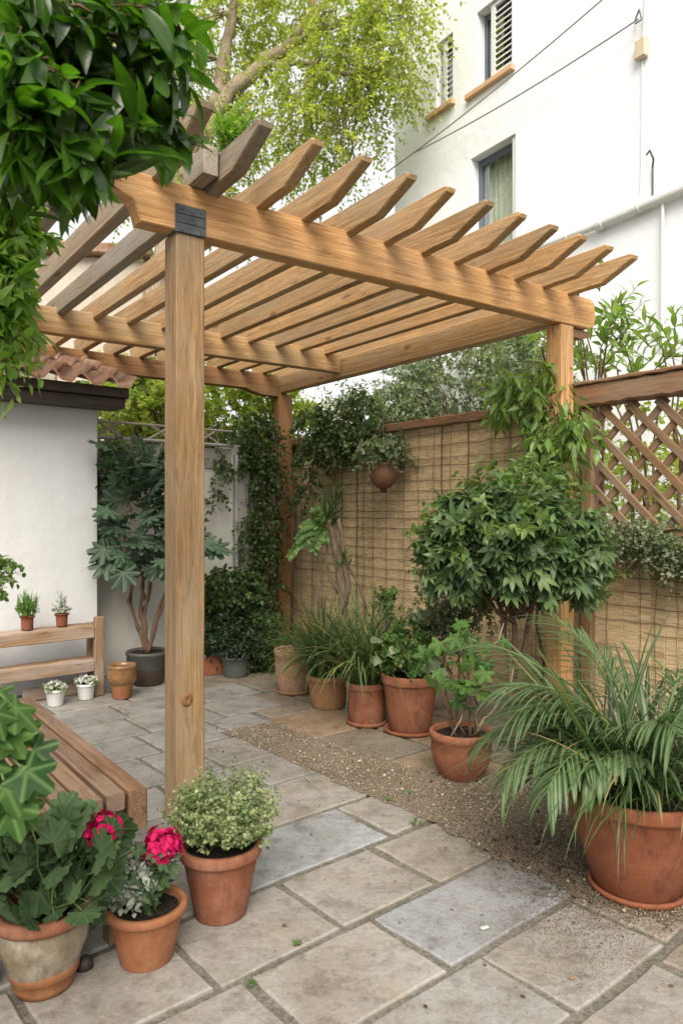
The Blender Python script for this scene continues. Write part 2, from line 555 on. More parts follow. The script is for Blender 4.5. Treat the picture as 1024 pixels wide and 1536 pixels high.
# foliage
M['laurel'] = leafmat('laurel_leaf', (.007, .022, .005), (.085, .19, .022), (.08, .14, .04), .42, .27, .6, None, (1.7, 2.2, .45))
M['fernish'] = leafmat('bright_leaf', (.08, .19, .025), (.27, .42, .08), None, .48, .4, .4)
M['tree'] = leafmat('weeping_leaf', (.17, .255, .048), (.52, .57, .16), None, .6, .5, .3, None, (1.5, 1.5, .6))  # backlit glow is put into this raised leaf colour
M['hedge'] = leafmat('sunlit_hedge_leaf', (.16, .25, .045), (.50, .54, .15), None, .5, .5, .3)
M['olive'] = leafmat('grey_green_leaf', (.085, .13, .07), (.28, .33, .20), None, .35, .5, .35)
M['ivy'] = leafmat('ivy_leaf', (.025, .055, .016), (.13, .20, .06), None, .28, .45, .4)
M['dark_leaf'] = leafmat('dark_leaf', (.014, .028, .014), (.05, .085, .04), None, .22, .4, .4)
M['fatsia'] = leafmat('fatsia_leaf', (.024, .05, .03), (.085, .145, .085), (.16, .22, .14), .22, .45, .3, None, (1.2, 1.5, .8))
M['bush'] = leafmat('bush_leaf', (.022, .056, .018), (.16, .24, .085), (.13, .19, .09), .25, .42, .36, None, (1.3, 1.6, .7))
M['bush_new'] = leafmat('bush_new_leaf', (.045, .10, .03), (.20, .29, .085), None, .38, .4, .4)
M['grass'] = leafmat('grass_blade', (.03, .066, .02), (.16, .235, .085), None, .3, .4, .4, straw=True)
M['palm'] = leafmat('palm_leaf', (.016, .046, .016), (.105, .17, .058), (.26, .34, .18), .26, .42, .35, None, (1.3, 1.6, .7), straw=True)
M['silver_grass'] = leafmat('silver_grass_blade', (.10, .14, .075), (.34, .38, .25), None, .3, .5, .3, None, (1.1, 1.2, .8), straw=True)
M['box'] = leafmat('variegated_leaf', (.075, .13, .035), (.44, .48, .25), None, .3, .45, .4, None, (1.2, 1.4, .7))
M['parsley'] = leafmat('parsley_leaf', (.055, .13, .03), (.19, .30, .085), None, .35, .45, .4)
M['vine'] = leafmat('vine_leaf', (.014, .05, .011), (.09, .18, .035), (.15, .24, .08), .32, .55, .22)
M['pelargonium'] = leafmat('pelargonium_leaf', (.035, .075, .03), (.12, .185, .08), (.13, .19, .09), .22, .6, .2, None, (1.3, 1.6, .7))
M['silver'] = leafmat('silver_leaf', (.20, .23, .18), (.46, .49, .42), None, .2, .6, .3, None, (1, 1.1, .8))
M['oleander'] = leafmat('oleander_leaf', (.07, .15, .03), (.26, .38, .09), (.26, .36, .14), .42, .4, .45)

t = NT('soil'); o = t.obj(); n1 = t.noise(o, 70, 5, .7)
t.end(t.ramp(n1, [(.35, (.012, .009, .007)), (.6, (.04, .03, .022)), (.78, (.16, .14, .12))]), .95, t.bump(n1, 1.0, .03), .2); M['soil'] = t.m

t = NT('flagstone'); o = t.pos(); c = t.attr('col', 'Color'); rnd = t.attr('rnd')
n1 = t.noise(o, 2.6, 6, .65, .5); n2 = t.noise(o, 55, 5, .7); n3 = t.noise(o, 9, 6, .7); n4 = t.noise(o, 5.5, 4, .6, .8)
c = t.mix(t.ramp(n1, [(.36, .75), (.60, 0.0)]), c, t.mix(1.0, c, (.68, .64, .59), 'MULTIPLY'))
c = t.mix(t.ramp(n4, [(.56, 0.0), (.72, .5)]), c, t.mix(1.0, c, (1.12, .98, .80), 'MULTIPLY'))
c = t.mix(t.ramp(n3, [(.32, .75), (.50, 0.0)]), c, t.mix(1.0, c, (.55, .52, .48), 'MULTIPLY'))
n5 = t.noise(o, 22, 5, .75)
c = t.mix(t.ramp(n5, [(.34, .55), (.50, 0.0), (.58, 0.0), (.74, .3)]), c, t.mix(1.0, c, (.62, .6, .57), 'MULTIPLY'))
c = t.mix(t.ramp(n2, [(.30, .6), (.46, 0.0)]), c, t.mix(1.0, c, (.5, .48, .45), 'MULTIPLY'))
c = t.mix(t.ramp(n2, [(.60, 0.0), (.75, .4)]), c, (.62, .59, .54))
t.end(c, t.ramp(n3, [(.3, .5), (.7, .82)]), t.bump(n2, .45, .004, t.bump(n3, .55, .012)), .35); M['flag'] = t.m

t = NT('joint_mortar'); o = t.pos(); n1 = t.noise(o, 60, 5, .7); n2 = t.noise(o, 3, 5)
c = t.ramp(n1, [(.3, (.085, .078, .062)), (.7, (.24, .22, .185))])
c = t.mix(t.ramp(n2, [(.5, 0.0), (.7, .5)]), c, (.07, .075, .04))
t.end(c, .95, t.bump(n1, .8, .01), .2); M['mortar'] = t.m

t = NT('bare_ground'); o = t.pos(); n1 = t.noise(o, 30, 6, .7)
t.end(t.ramp(n1, [(.3, (.09, .075, .055)), (.7, (.22, .19, .15))]), .95, t.bump(n1, .6, .02), .2); M['ground'] = t.m

t = NT('gravel_bed'); o = t.pos(); n1 = t.noise(o, 160, 4, .7); n2 = t.noise(o, 4, 4)
c = t.ramp(n1, [(.3, (.085, .066, .046)), (.5, (.225, .18, .13)), (.72, (.40, .335, .255))])
c = t.mix(t.ramp(n2, [(.45, 0.0), (.65, .5)]), c, (.12, .09, .065))
t.end(c, .95, t.bump(n1, 1.0, .01), .2); M['gravel'] = t.m

t = NT('pebble'); rnd = t.attr('rnd')
c = t.ramp(rnd, [(0, (.03, .022, .017)), (.2, (.10, .075, .053)), (.45, (.25, .195, .135)), (.85, (.44, .365, .275)), (1, (.68, .62, .54))])
t.end(c, .85, None, .25); M['pebble'] = t.m

t = NT('reed_screen'); wc = t.attr('wc', 'Vector'); rnd = t.attr('rnd')
g = t.noise(t.map(wc, (7, 120, 20)), 1, 4, .65, .3); g2 = t.noise(t.map(wc, (2, 14, 6)), 1, 5, .6); st = t.noise(t.map(wc, (.6, 1.4, 1)), 1.5, 5, .6)
c = t.ramp(g, [(.30, (.28, .19, .10)), (.48, (.54, .415, .25)), (.72, (.70, .58, .38))])
c = t.mix(t.ramp(g2, [(.36, .25), (.54, 0.0)]), c, (.27, .175, .08))
c = t.mix(t.ramp(st, [(.55, 0.0), (.75, .5)]), c, (.22, .145, .07))
c = t.mix(1.0, c, t.ramp(rnd, [(0, (.84, .82, .78)), (1, (1.05, 1.02, .98))]), 'MULTIPLY')
t.end(c, .85, t.bump(g, .6, .006, t.bump(g2, .4, .01)), .2); M['reed'] = t.m

t = NT('roof_clay'); o = t.obj(); n1 = t.noise(o, 5, 6, .7); n2 = t.noise(o, 24, 5, .7)
c = t.ramp(n1, [(.3, (.19, .09, .052)), (.55, (.33, .20, .135)), (.75, (.46, .38, .31))])
c = t.mix(t.ramp(n2, [(.5, 0.0), (.7, .5)]), c, (.12, .10, .08))
t.end(c, .88, t.bump(n2, .4, .008), .2); M['tile'] = t.m

t = NT('window_glass')
gl = t.n('BsdfGlossy', {'Color': (.9, .95, 1, 1), 'Roughness': .02}); tr = t.n('BsdfTransparent', {'Color': (.86, .9, .9, 1)})
mx = t.n('MixShader', {0: t.math('ADD', t.math('MULTIPLY', t.n('LayerWeight', {'Blend': .35}).outputs['Fresnel'], .25), .02), 1: tr.outputs[0], 2: gl.outputs[0]})
t.t.links.new(mx.outputs[0], t.out.inputs[0]); M['glass'] = t.m
M['litter'] = leafmat('dry_leaf', (.06, .03, .015), (.26, .15, .07), None, .15, .7, .2, None, (1.2, 1, .7))
M['hang_clay'] = terracotta('hanging_clay', (.17, .085, .048), (.25, .15, .1), (.07, .04, .026), .4, .5)
# ------------------------------------------------------------------ ground, paving, gravel
def sheet(name, pts, z, mat, kind, label=None):
    mb = MB(); mb.add([(x, y, z) for x, y in pts], [tuple(range(len(pts)))]); o = mb.build(name, mat); o['kind'] = kind
    if label: o['label'] = label
    return o

sheet('ground', [(-150, -150), (150, -150), (150, 300), (-150, 300)], -.045, M['ground'], 'structure')
A40 = R(40)
PU = v3(math.cos(A40), math.sin(A40), 0); PV = v3(-math.sin(A40), math.cos(A40), 0)   # paving rows run along PU
def pav(p, q, z=0.0): return PU * p + PV * q + Z * z
sheet('paving_bed', [tuple(pav(p, q)[:2]) for p, q in ((-4, -2), (6.2, -2), (6.2, 8.5), (-4, 8.5))], -.011, M['mortar'], 'structure')

BE, BR, GY, BL, CG, DK = (.308, .288, .262), (.228, .194, .155), (.294, .285, .27), (.275, .282, .292), (.275, .273, .262), (.215, .185, .15)
rg = np.random.default_rng(11)
rows = [  # q0, q1, joints along p, colour per flag
    (.30, .72, [-.6, .2, .95, 1.55, 2.15, 2.7, 3.3], [GY, BE, BE, GY, BR, BR]),
    (.74, 1.115, [-.3, .45, 1.1, 1.66, 2.22, 2.75, 3.3], [GY, BE, GY, BE, BR, DK]),
    (1.15, 1.485, [-.2, .55, 1.08, 1.815, 2.33, 2.9, 3.4], [BE, BE, GY, BE, (.27, .235, .195), DK]),
    (1.515, 1.865, [-.1, .45, 1.19, 1.70, 2.42, 3.0], [BE, BE, BE, BL, DK]),
    (1.895, 2.265, [-.2, .3, .64, 1.11, 1.59, 2.06, 2.50, 3.0], [GY, BE, BE, BE, BE, (.285, .26, .225), BR]),
    (2.30, 2.67, [-.1, .55, 1.02, 1.45, 2.215, 2.47, 3.0], [GY, CG, GY, (.30, .315, .325), BE, BR]),
    (2.70, 3.095, [.1, .62, 1.16, 1.66, 1.84, 2.46], [GY, CG, CG, GY, (.30, .28, .25)]),
    (3.115, 3.47, [.0, .5, 1.05, 1.68, 2.125, 2.46], [CG, GY, GY, (.30, .285, .265), (.285, .275, .255)]),
    (3.50, 3.93, [.2, .85, 1.32, 1.80, 2.10, 2.47], [CG, GY, CG, GY, (.29, .275, .25)]),
    (3.955, 4.33, [.3, .9, 1.40, 1.96, 2.47, 2.80], [CG, GY, CG, CG, GY]),
    (4.355, 4.75, [.3, 1.0, 1.52, 2.07, 2.62, 3.10], [GY, CG, GY, CG, GY]),
    (4.775, 5.15, [.2, .9, 1.5, 2.12, 2.7, 3.2], [CG, GY, CG, GY, GY]),
    (5.175, 5.55, [.4, 1.1, 1.75, 2.3, 2.9, 3.3], [CG, CG, GY, CG, BR]),
    (5.575, 5.95, [.4, 1.2, 1.9, 2.6, 3.2], [CG, GY, CG, GY]),
    (5.975, 6.4, [.4, 1.3, 2.1, 2.9, 3.5], [GY, GY, GY, GY]),
]
for q0, q1, ps, cs in (  # browner flags between the gravel strip and the fence
    (.75, 1.30, [3.32, 4.0, 4.6], [DK, BR]), (1.33, 1.9, [3.42, 4.1, 4.7], [DK, BR]),
    (1.93, 2.45, [2.97, 3.55, 4.2, 4.9], [BR, BR, DK]), (2.48, 2.98, [2.86, 3.3, 3.95, 4.6], [(.30, .23, .16), BR, BR]),
    (3.01, 3.55, [2.78, 3.22, 3.75, 4.4], [BR, (.28, .21, .14), BR]), (3.58, 4.10, [2.74, 3.35, 3.9, 4.5], [(.29, .21, .14), BR, BR]),
    (4.13, 4.72, [2.84, 3.3, 4.0, 4.6], [BR, (.26, .225, .18), BR]), (4.76, 5.3, [3.22, 3.8, 4.5], [BR, BR]), (5.33, 6.3, [3.4, 4.2], [BR])):
    rows.append((q0, q1, ps, cs))
mb = MB()
for q0, q1, ps, cs in rows:
    for i, c in enumerate(cs):
        g = .011 + rg.uniform(0, .006)
        p0, p1 = ps[i] + g, ps[i + 1] - g
        z = rg.uniform(-.002, .002)
        # rough outline
        out = []
        e = [((p0, q0), (p1, q0)), ((p1, q0), (p1, q1)), ((p1, q1), (p0, q1)), ((p0, q1), (p0, q0))]
        cj = rg.normal(0, .004, (4, 2))
        for k, (a, b) in enumerate(e):
            for s in range(6):
                tt = s / 6
                x = np.array(a) * (1 - tt) + np.array(b) * tt + cj[k] * (1 - tt) + cj[(k + 1) % 4] * tt
                out.append(tuple(x + rg.normal(0, .0022, 2)))
        n = len(out); ins = inset(out, .006)
        V = [pav(a, b, -.02) for a, b in out] + [pav(a, b, z - .005) for a, b in out] + [pav(a, b, z) for a, b in ins]
        fs = [tuple(2 * n + k for k in range(n))]
        for r in range(2):
            for k in range(n): fs.append((r * n + k, r * n + (k + 1) % n, (r + 1) * n + (k + 1) % n, (r + 1) * n + k))
        cc = np.array(c) * rg.uniform(.93, 1.07)
        mb.add(V, fs, rnd=rg.random(), col=cc)
mb.build('paving', M['flag'])['kind'] = 'structure'

# gravel strip: a bed with thousands of small stones on it
gpoly = [(2.415, 4.05), (2.80, 4.02), (2.76, 3.4), (2.86, 2.9), (2.98, 2.45), (3.3, 2.2), (3.75, 1.7), (3.8, .5), (3.3, .3), (2.85, .95), (2.42, 1.2), (2.37, 1.5), (2.37, 1.87), (2.42, 2.0), (2.44, 2.4), (2.415, 3.1)]
def inpoly(x, y, poly):
    c = False
    for i in range(len(poly)):
        (x1, y1), (x2, y2) = poly[i - 1], poly[i]
        if (y1 > y) != (y2 > y) and x < (x2 - x1) * (y - y1) / (y2 - y1) + x1: c = not c
    return c
mb = MB()
gp = []
for i in range(len(gpoly)):
    a, b = np.array(gpoly[i - 1]), np.array(gpoly[i])
    for s in range(8): gp.append(tuple(a + (b - a) * s / 8 + rg.normal(0, .013, 2)))
n = len(gp)
mb.add([pav(p, q, .0035) for p, q in gp], [tuple(range(n))])
mb.build('gravel_bed', M['gravel'])['kind'] = 'structure'
oct_v = np.array([(1, 0, 0), (0, 1, 0), (-1, 0, 0), (0, -1, 0), (0, 0, 1), (0, 0, -1), (.6, .6, .5), (-.6, .6, .45), (-.6, -.6, .5), (.6, -.6, .4)], float)
oct_f = [(0, 6, 4), (6, 1, 4), (1, 7, 4), (7, 2, 4), (2, 8, 4), (8, 3, 4), (3, 9, 4), (9, 0, 4), (0, 1, 6), (1, 2, 7), (2, 3, 8), (3, 0, 9), (1, 0, 5), (2, 1, 5), (3, 2, 5), (0, 3, 5)]
T_peb = tpl(oct_v, oct_f, [0] * 10)
P, S, Q = [], [], []
while len(P) < 27000:
    p, q = rg.uniform(2.2, 3.8), rg.uniform(.3, 4.1)
    near = q < 2.3
    if rg.random() > (1.0 if near else .6): continue
    jx, jy = rg.normal(0, .03, 2) if rg.random() < .7 else rg.normal(0, .085, 2)
    if not inpoly(p + jx, q + jy, gpoly): continue
    P.append(pav(p, q, .006 + rg.random() * .006)); S.append(rg.uniform(.0014, .004) if rg.random() < .975 else rg.uniform(.005, .010))
    dark = math.exp(-(((p - 2.56) / .30) ** 2 + ((q - 1.62) / .42) ** 2))
    Q.append(np.clip(rg.normal(.56, .2) - dark * .55, 0, 1))
# spilled soil and grit on the flags beside the big pot
for k in range(5200):
    p, q = rg.normal(2.40, .12), rg.normal(1.50, .15)
    P.append(pav(p, q, .004)); S.append(rg.uniform(.0006, .0021)); Q.append(np.clip(rg.normal(.16, .14), 0, 1))
for k in range(2600):
    p, q = rg.normal(2.18, .16), rg.normal(1.32, .12)
    P.append(pav(p, q, .003)); S.append(rg.uniform(.0005, .0016)); Q.append(np.clip(rg.normal(.12, .1), 0, 1))
for k in range(500):
    p, q = rg.uniform(1.6, 2.6), rg.uniform(1.1, 3.2)
    P.append(pav(p, q, .003)); S.append(rg.uniform(.0008, .002)); Q.append(rg.uniform(.0, .6))
Lv = Leaves(); Lv.add(T_peb, np.array(P), rdir(rg, len(P)) * (1, 1, .3), rg.normal(0, .3, (len(P), 3)) + Z, np.array(S), np.array(Q))
for i in range(len(Lv.C)): pass
o = Lv.build('gravel', M['pebble']); o['kind'] = 'stuff'; o['label'] = 'loose beige gravel and spilled soil beside the flagstones'

# ------------------------------------------------------------------ garden house (tiled eave)
U2 = v3(.766, .643, 0); V2 = v3(-.643, .766, 0)
Cc = at(147, 768, 5.95) * (1, 1, 0)
sh = thing('garden_house', Cc, 'low white rendered garden house with dark eave and wavy clay roof tiles', 'house')
mb = MB(); obox(mb, Cc - U2 * 3.2, U2, Z, V2, 3.2, 2.30, 2.2, .01); mb.build('wall', M['shed_white'], sh)
eO = Cc - U2 * 3.3 - V2 * .26
mb = MB(); obox(mb, eO + Z * 2.225, U2, Z, V2, 3.42, .075, .26, .006); obox(mb, eO + Z * 2.302 - V2 * .05, U2, Z, V2, 3.43, .075, .33, .006)
mb.build('eave_board', M['dark'], sh)
mb = MB()
nw = 260; L = 3.44
for row in range(5):
    V = []; fs = []
    a0 = row * .34 - .10; a1 = a0 + .40
    for i in range(nw + 1):
        u = L * i / nw; ph = u / .215 * 2 * math.pi
        w = .036 * math.cos(ph) + .008 * math.cos(2 * ph); jz = .004 * math.sin(i * .9 + row)
        for a, dz in ((a0, .012), (a0, .0), (a1, 0)):
            b = eO + Z * (2.425 + .30 * a + w + (dz if dz else -.012) + jz + row * .012) - V2 * .07 + V2 * a + U2 * u
            V.append(b)
    for i in range(nw):
        b = 3 * i
        fs += [(b, b + 3, b + 5, b + 2), (b + 1, b + 4, b + 3, b)]
    mb.add(V, fs, V, rg.random())
    # underside so the tiles have thickness
mb.build('roof', M['tile'], sh, smooth=False)

# ------------------------------------------------------------------ old garden wall at the back
W0 = at(120, 768, 6.08) * (1, 1, 0)
bw = thing('garden_wall', W0, 'old grey rendered garden wall behind the potted plants, with downpipe', 'wall')
W1 = W0 + U2 * 1.46
a = math.atan2(7.95 - W1[1], -.60 - W1[0]); D2 = v3(math.cos(a), math.sin(a), 0); N2 = v3(-D2[1], D2[0], 0)
mb = MB(); obox(mb, W0 - U2 * 2, U2, Z, V2, 3.46, 1.93, .16, .008, seg=20)
obox(mb, W1 + U2 * .001, D2, Z, N2, 1.6, 2.05, .16, .008); mb.build('wall', M['wall_grey'], bw)
mb = MB(); obox(mb, W0 - U2 * 2 - V2 * .01 + Z * 1.80, U2, Z, V2, 3.45, .20, .2, .008); mb.build('coping', M['concrete'], bw)
mb = MB(); tube(mb, [W0 - U2 * 2 - V2 * .03 + Z * 2.03, W1 - V2 * .03 + Z * 2.03], .017); mb.build('rail', M['grey_pipe'], bw)
mb = MB(); pp = W1 + D2 * .03 - N2 * .03; tube(mb, [pp + Z * .0, pp + Z * 1.95], .02, sides=12); mb.build('downpipe', M['grey_pipe'], bw)
mb = MB()
tube(mb, [W0 - U2 * 2 + Z * 2.17, W1 + Z * 2.17], .012)
for k in range(9):
    q = W0 - U2 * .6 + U2 * (.24 * k); s = .22 if k % 2 else -.22
    tube(mb, [q + Z * 2.04, q + U2 * s + Z * 2.17], .012)
    if k % 3 == 1: tube(mb, [q + Z * 2.04, q + U2 * (s * .5) + Z * 2.17], .009)
mb.build('trellis_frame', M['grey_wood'], bw)

# beige rendered neighbour glimpsed through the rafters
nb = thing('neighbour_house', (-6.2, 11.0, 0), 'beige rendered house glimpsed through the rafters above the tiled eave', 'house')
mb = MB(); obox(mb, v3(-8.6, 10.6, 0), v3(1, .12, 0) / math.hypot(1, .12), Z, v3(-.12, 1, 0), 5.6, 5.3, 4, .02); mb.build('wall', M['beige_wall'], nb)
mb = MB(); obox(mb, v3(-8.75, 10.4, 5.3), v3(1, .12, 0) / math.hypot(1, .12), Z, v3(-.12, 1, 0), 5.9, .16, 4.4, .02); mb.build('roof', M['tile'], nb)
mb = MB(); obox(mb, v3(-5.2, 10.93, 3.2), v3(1, .12, 0) / math.hypot(1, .12), Z, v3(-.12, 1, 0), .9, 1.2, .1, .01); mb.build('shutter', M['grey_wood'], nb)

# ------------------------------------------------------------------ the tall white house
H0 = v3(1.969, 9.5, 0); HW = v3(-.543, .84, 0); HN = v3(.84, .543, 0)     # HN points into the house
def onw(px, py):
    r = (px - 512) / F; s = (H0[0] - r * H0[1]) / (r * HW[1] - HW[0]); d = H0[1] + s * HW[1]
    return s, CH + (HZ - py) / F * d
def hp(s, z, o=0.0): return H0 + HW * s + Z * z + HN * o
S0, S1, HT = -7.0, onw(592, 400)[0], 11.5
wins = []
for tl, tr, bl in (((706, 238), (773, 200), (710, 385)), ((715, 19), (768, -14), (709, 139)), ((654, 67), (679, 48), (650, 170))):
    sl, z1 = onw(*tl); sr, _ = onw(tr[0], tr[1]); _, z0 = onw(*bl)
    wins.append((sr, sl, z0, z1))
ho = thing('apartment_house', hp((S0 + S1) / 2, 0), 'tall white rendered apartment house rising behind the bamboo fence', 'house')
ss = sorted({S0, S1, *[w[0] for w in wins], *[w[1] for w in wins]}); zs = sorted({0, HT, *[w[2] for w in wins], *[w[3] for w in wins]})
mb = MB(); RV = .20
for i in range(len(ss) - 1):
    for j in range(len(zs) - 1):
        sm, zm = (ss[i] + ss[i + 1]) / 2, (zs[j] + zs[j + 1]) / 2
        if any(w[0] < sm < w[1] and w[2] < zm < w[3] for w in wins): continue
        mb.add([hp(ss[i], zs[j]), hp(ss[i + 1], zs[j]), hp(ss[i + 1], zs[j + 1]), hp(ss[i], zs[j + 1])], [(0, 1, 2, 3)])
for s0, s1, z0, z1 in wins:
    c = [(s0, z0), (s1, z0), (s1, z1), (s0, z1)]
    for k in range(4):
        a, b = c[k], c[(k + 1) % 4]
        mb.add([hp(*a), hp(*b), hp(*b, RV), hp(*a, RV)], [(0, 1, 2, 3)])
DP = 4.5
c4 = [hp(S0, 0), hp(S1, 0), hp(S1, 0, DP), hp(S0, 0, DP)]
for k in (1, 2, 3):
    a, b = c4[k], c4[(k + 1) % 4]
    mb.add([a, b, b + Z * HT, a + Z * HT], [(0, 1, 2, 3)])
mb.build('wall', M['house_white'], ho)
mb = MB(); obox(mb, hp(S0 - .1, HT, -.15), HW, Z, HN, S1 - S0 + .2, .25, DP + .3, .02); mb.build('roof', M['tile'], ho)
for k, (s0, s1, z0, z1) in enumerate(wins):
    w, h = s1 - s0, z1 - z0
    mb = MB(); fr = .06 if k == 0 else .05
    o0 = hp(s0, z0, RV - .06)
    obox(mb, o0 + HW * (w - fr), HW, Z, HN, fr, h, .06, .004); obox(mb, o0 + HW * .0, HW, Z, HN, fr * .6, h, .06, .004)
    obox(mb, o0 + HW * fr * .6 + Z * (h - fr - .03), HW, Z, HN, w - 1.6 * fr, fr + .03, .058, .004); obox(mb, o0 + HW * fr * .6, HW, Z, HN, w - 1.6 * fr, fr, .058, .004)
    wd = mb.build('window', M['frame'], ho)
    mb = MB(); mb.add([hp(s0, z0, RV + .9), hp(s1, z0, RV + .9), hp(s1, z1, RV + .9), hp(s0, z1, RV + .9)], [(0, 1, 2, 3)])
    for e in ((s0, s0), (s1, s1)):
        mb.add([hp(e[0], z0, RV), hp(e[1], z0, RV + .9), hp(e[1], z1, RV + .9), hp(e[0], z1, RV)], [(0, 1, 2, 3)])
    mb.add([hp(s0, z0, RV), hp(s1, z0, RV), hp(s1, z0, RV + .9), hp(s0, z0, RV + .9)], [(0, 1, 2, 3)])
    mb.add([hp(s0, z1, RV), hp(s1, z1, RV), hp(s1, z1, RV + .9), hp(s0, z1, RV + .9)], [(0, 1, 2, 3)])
    x = mb.build('room_shade_box', M['void'], wd)  # black box behind the pane paints an unlit room
    mb = MB(); g0 = RV - .03
    mb.add([hp(s0 + .03, z0 + .03, g0), hp(s1 - .03, z0 + .03, g0), hp(s1 - .03, z1 - .03, g0), hp(s0 + .03, z1 - .03, g0)], [(0, 1, 2, 3)])
    g = mb.build('pane', M['glass'], None, loc=hp(s0, z0)); g.parent = wd; g.location = tuple(hp(s0, z0) - world_loc(ho))
    if k == 0:
        mb = MB(); V = []; nn = 90
        for i in range(nn + 1):
            u = i / nn; o_ = .10 + .025 * math.sin(u * 52) + .012 * math.sin(u * 131 + 1)
            s_ = s0 + .02 + (w - .05) * u
            V += [hp(s_, z0 + .02, RV + o_), hp(s_, z1 - .02, RV + o_)]
        mb.add(V, [(2 * i, 2 * i + 2, 2 * i + 3, 2 * i + 1) for i in range(nn)])
        mb.build('curtain', M['curtain'], wd, smooth=True)
        mb = MB(); obox(mb, hp(s0 - .0, z0 + .02, .03), HW, Z, HN, .085, h - .04, RV - .10, .004); mb.build('shutter', M['louvre'], wd)
    else:
        mb = MB(); ft = .045; sw = w * .60
        o1 = hp(s0 + .002, z0 + .012, .035)
        obox(mb, o1, HW, Z, HN, ft, h - .03, .035, .003); obox(mb, o1 + HW * (sw - ft), HW, Z, HN, ft * 1.6, h - .03, .035, .003)
        obox(mb, o1 + HW * ft, HW, Z, HN, sw - 2 * ft, ft * 1.6, .034, .003); obox(mb, o1 + HW * ft + Z * (h - .03 - ft), HW, Z, HN, sw - 2 * ft, ft, .034, .003)
        nl = int((h - .2) / .075); tz = v3(0, 0, 1) * .80 + HN * .60
        for i in range(nl):
            obox(mb, o1 + HW * ft + Z * (ft * 1.7 + i * (h - .18) / nl), HW, nrm(tz), nrm(np.cross(HW, tz)), sw - 2 * ft, .058, .008, .002)
        mb.build('shutter', M['louvre'], wd)
        mb = MB(); obox(mb, hp(s0 - .05, z0 - .075, -.07), HW, Z, HN, w + .22, .07, .13, .006); mb.build('sill', M['sill'], wd)
# drainpipe, conduit, bracket
mb = MB()
a, b, c = hp(*onw(800, 378), -.07), hp(*onw(905, 338), -.07), hp(*onw(1130, 243), -.07)
tube(mb, [a, b], .045, sides=14); tube(mb, [b, c], .055, sides=14); tube(mb, [b - (c - b) * .02, b + (c - b) * .03], .066, sides=14)
q = b + (c - b) * .3; tube(mb, [q, q + (c - b) * .012], .062, sides=14); q = a + (b - a) * .55; tube(mb, [q, q + (b - a) * .03], .052, sides=14)
tube(mb, [hp(*onw(998, 304), -.05), hp(*onw(998, 318), -.05), hp(*onw(997, 520), -.05)], .018, sides=10)
mb.build('drainpipe', M['white_pipe'], ho)
mb = MB()
tube(mb, [hp(*onw(965, 82), -.02), hp(*onw(964, 235), -.02), hp(*onw(961, 312), -.02)], .008)
tube(mb, [hp(*onw(971, -20), -.02), hp(*onw(968, 30), -.02), hp(*onw(966, 55), -.02)], .012)
mb.build('conduit', M['white_pipe'], ho)
mb = MB()
tube(mb, [hp(*onw(973, 233), -.04), hp(*onw(983, 229), -.1), hp(*onw(985, 240), -.06), hp(*onw(981, 252), -.03), hp(*onw(981, 304), -.03)], .011)
mb.build('bracket', M['metal'], ho)
mb = MB(); tube(mb, [hp(*onw(953, 33), -.02), hp(*onw(969, 20), -.12), hp(*onw(971, 34), -.1), hp(*onw(954, 36), -.02)], .009)
mb.build('bracket', M['metal'], ho)
mb = MB(); obox(mb, hp(*onw(974, 84), -.08), HW, Z, HN, .13, .20, .07, .012); mb.build('junction_box', M['cream_plastic'], ho)
for (x0, y0), (x1, y1), lab in (((600, 264), (945, -22), 'upper of two thin grey cables crossing in front of the white house'), ((640, 236), (968, 34), 'lower thin grey cable running to the bracket above the junction box')):
    p0 = hp(*onw(x0, y0), -.25); p1 = hp(*onw(x1, y1), -.12)
    mb = MB(); tube(mb, bend(p0, p1, 20, 0, sag=.06), .009, sides=6); tag(mb.build('overhead_cable', M['cable'], None, loc=p0), lab, 'cable')

# ------------------------------------------------------------------ pergola
OP = v3(-.727, 3.235, 0); U = v3(.808, .589, 0); V = v3(-.589, .808, 0)
def per(t, s, z=0.0): return OP + U * t + V * s + Z * z
pg = thing('pergola', per(0, 0), 'weathered timber pergola with pointed rafter tails over the patio', 'pergola')
BZ0, BZ1 = 2.645, 2.852
def post(t, s, w, mat, name='post'):
    mb = MB(); obox(mb, per(t, s), Z, U, V, BZ0 - .002, w, w, .007, seg=14, wob=.0012); return mb.build(name, mat, pg)
post(0, 0, .137, M['post']); post(2.69, 0, .13, M['beam']); post(2.68, 3.55, .165, M['rear'])
# knot on the near post
mb = MB(); kc = per(.048, -.002, at(0, 1052, 3.23)[2]); V_, fs = [], []
for r, o_ in ((.034, .001), (.027, -.006), (.019, -.009), (.010, -.006), (.0, -.004)):
    for k in range(14):
        a = 2 * math.pi * k / 14; V_.append(kc + U * r * .85 * math.cos(a) + Z * r * math.sin(a) + V * o_)
for r in range(4):
    for k in range(14): fs.append((r * 14 + k, r * 14 + (k + 1) % 14, (r + 1) * 14 + (k + 1) % 14, (r + 1) * 14 + k))
mb.add(V_, fs, [(p[2] * 3, p[0] * 3, p[1]) for p in V_], .2); mb.build('knot', M['rear'], pg, smooth=True)
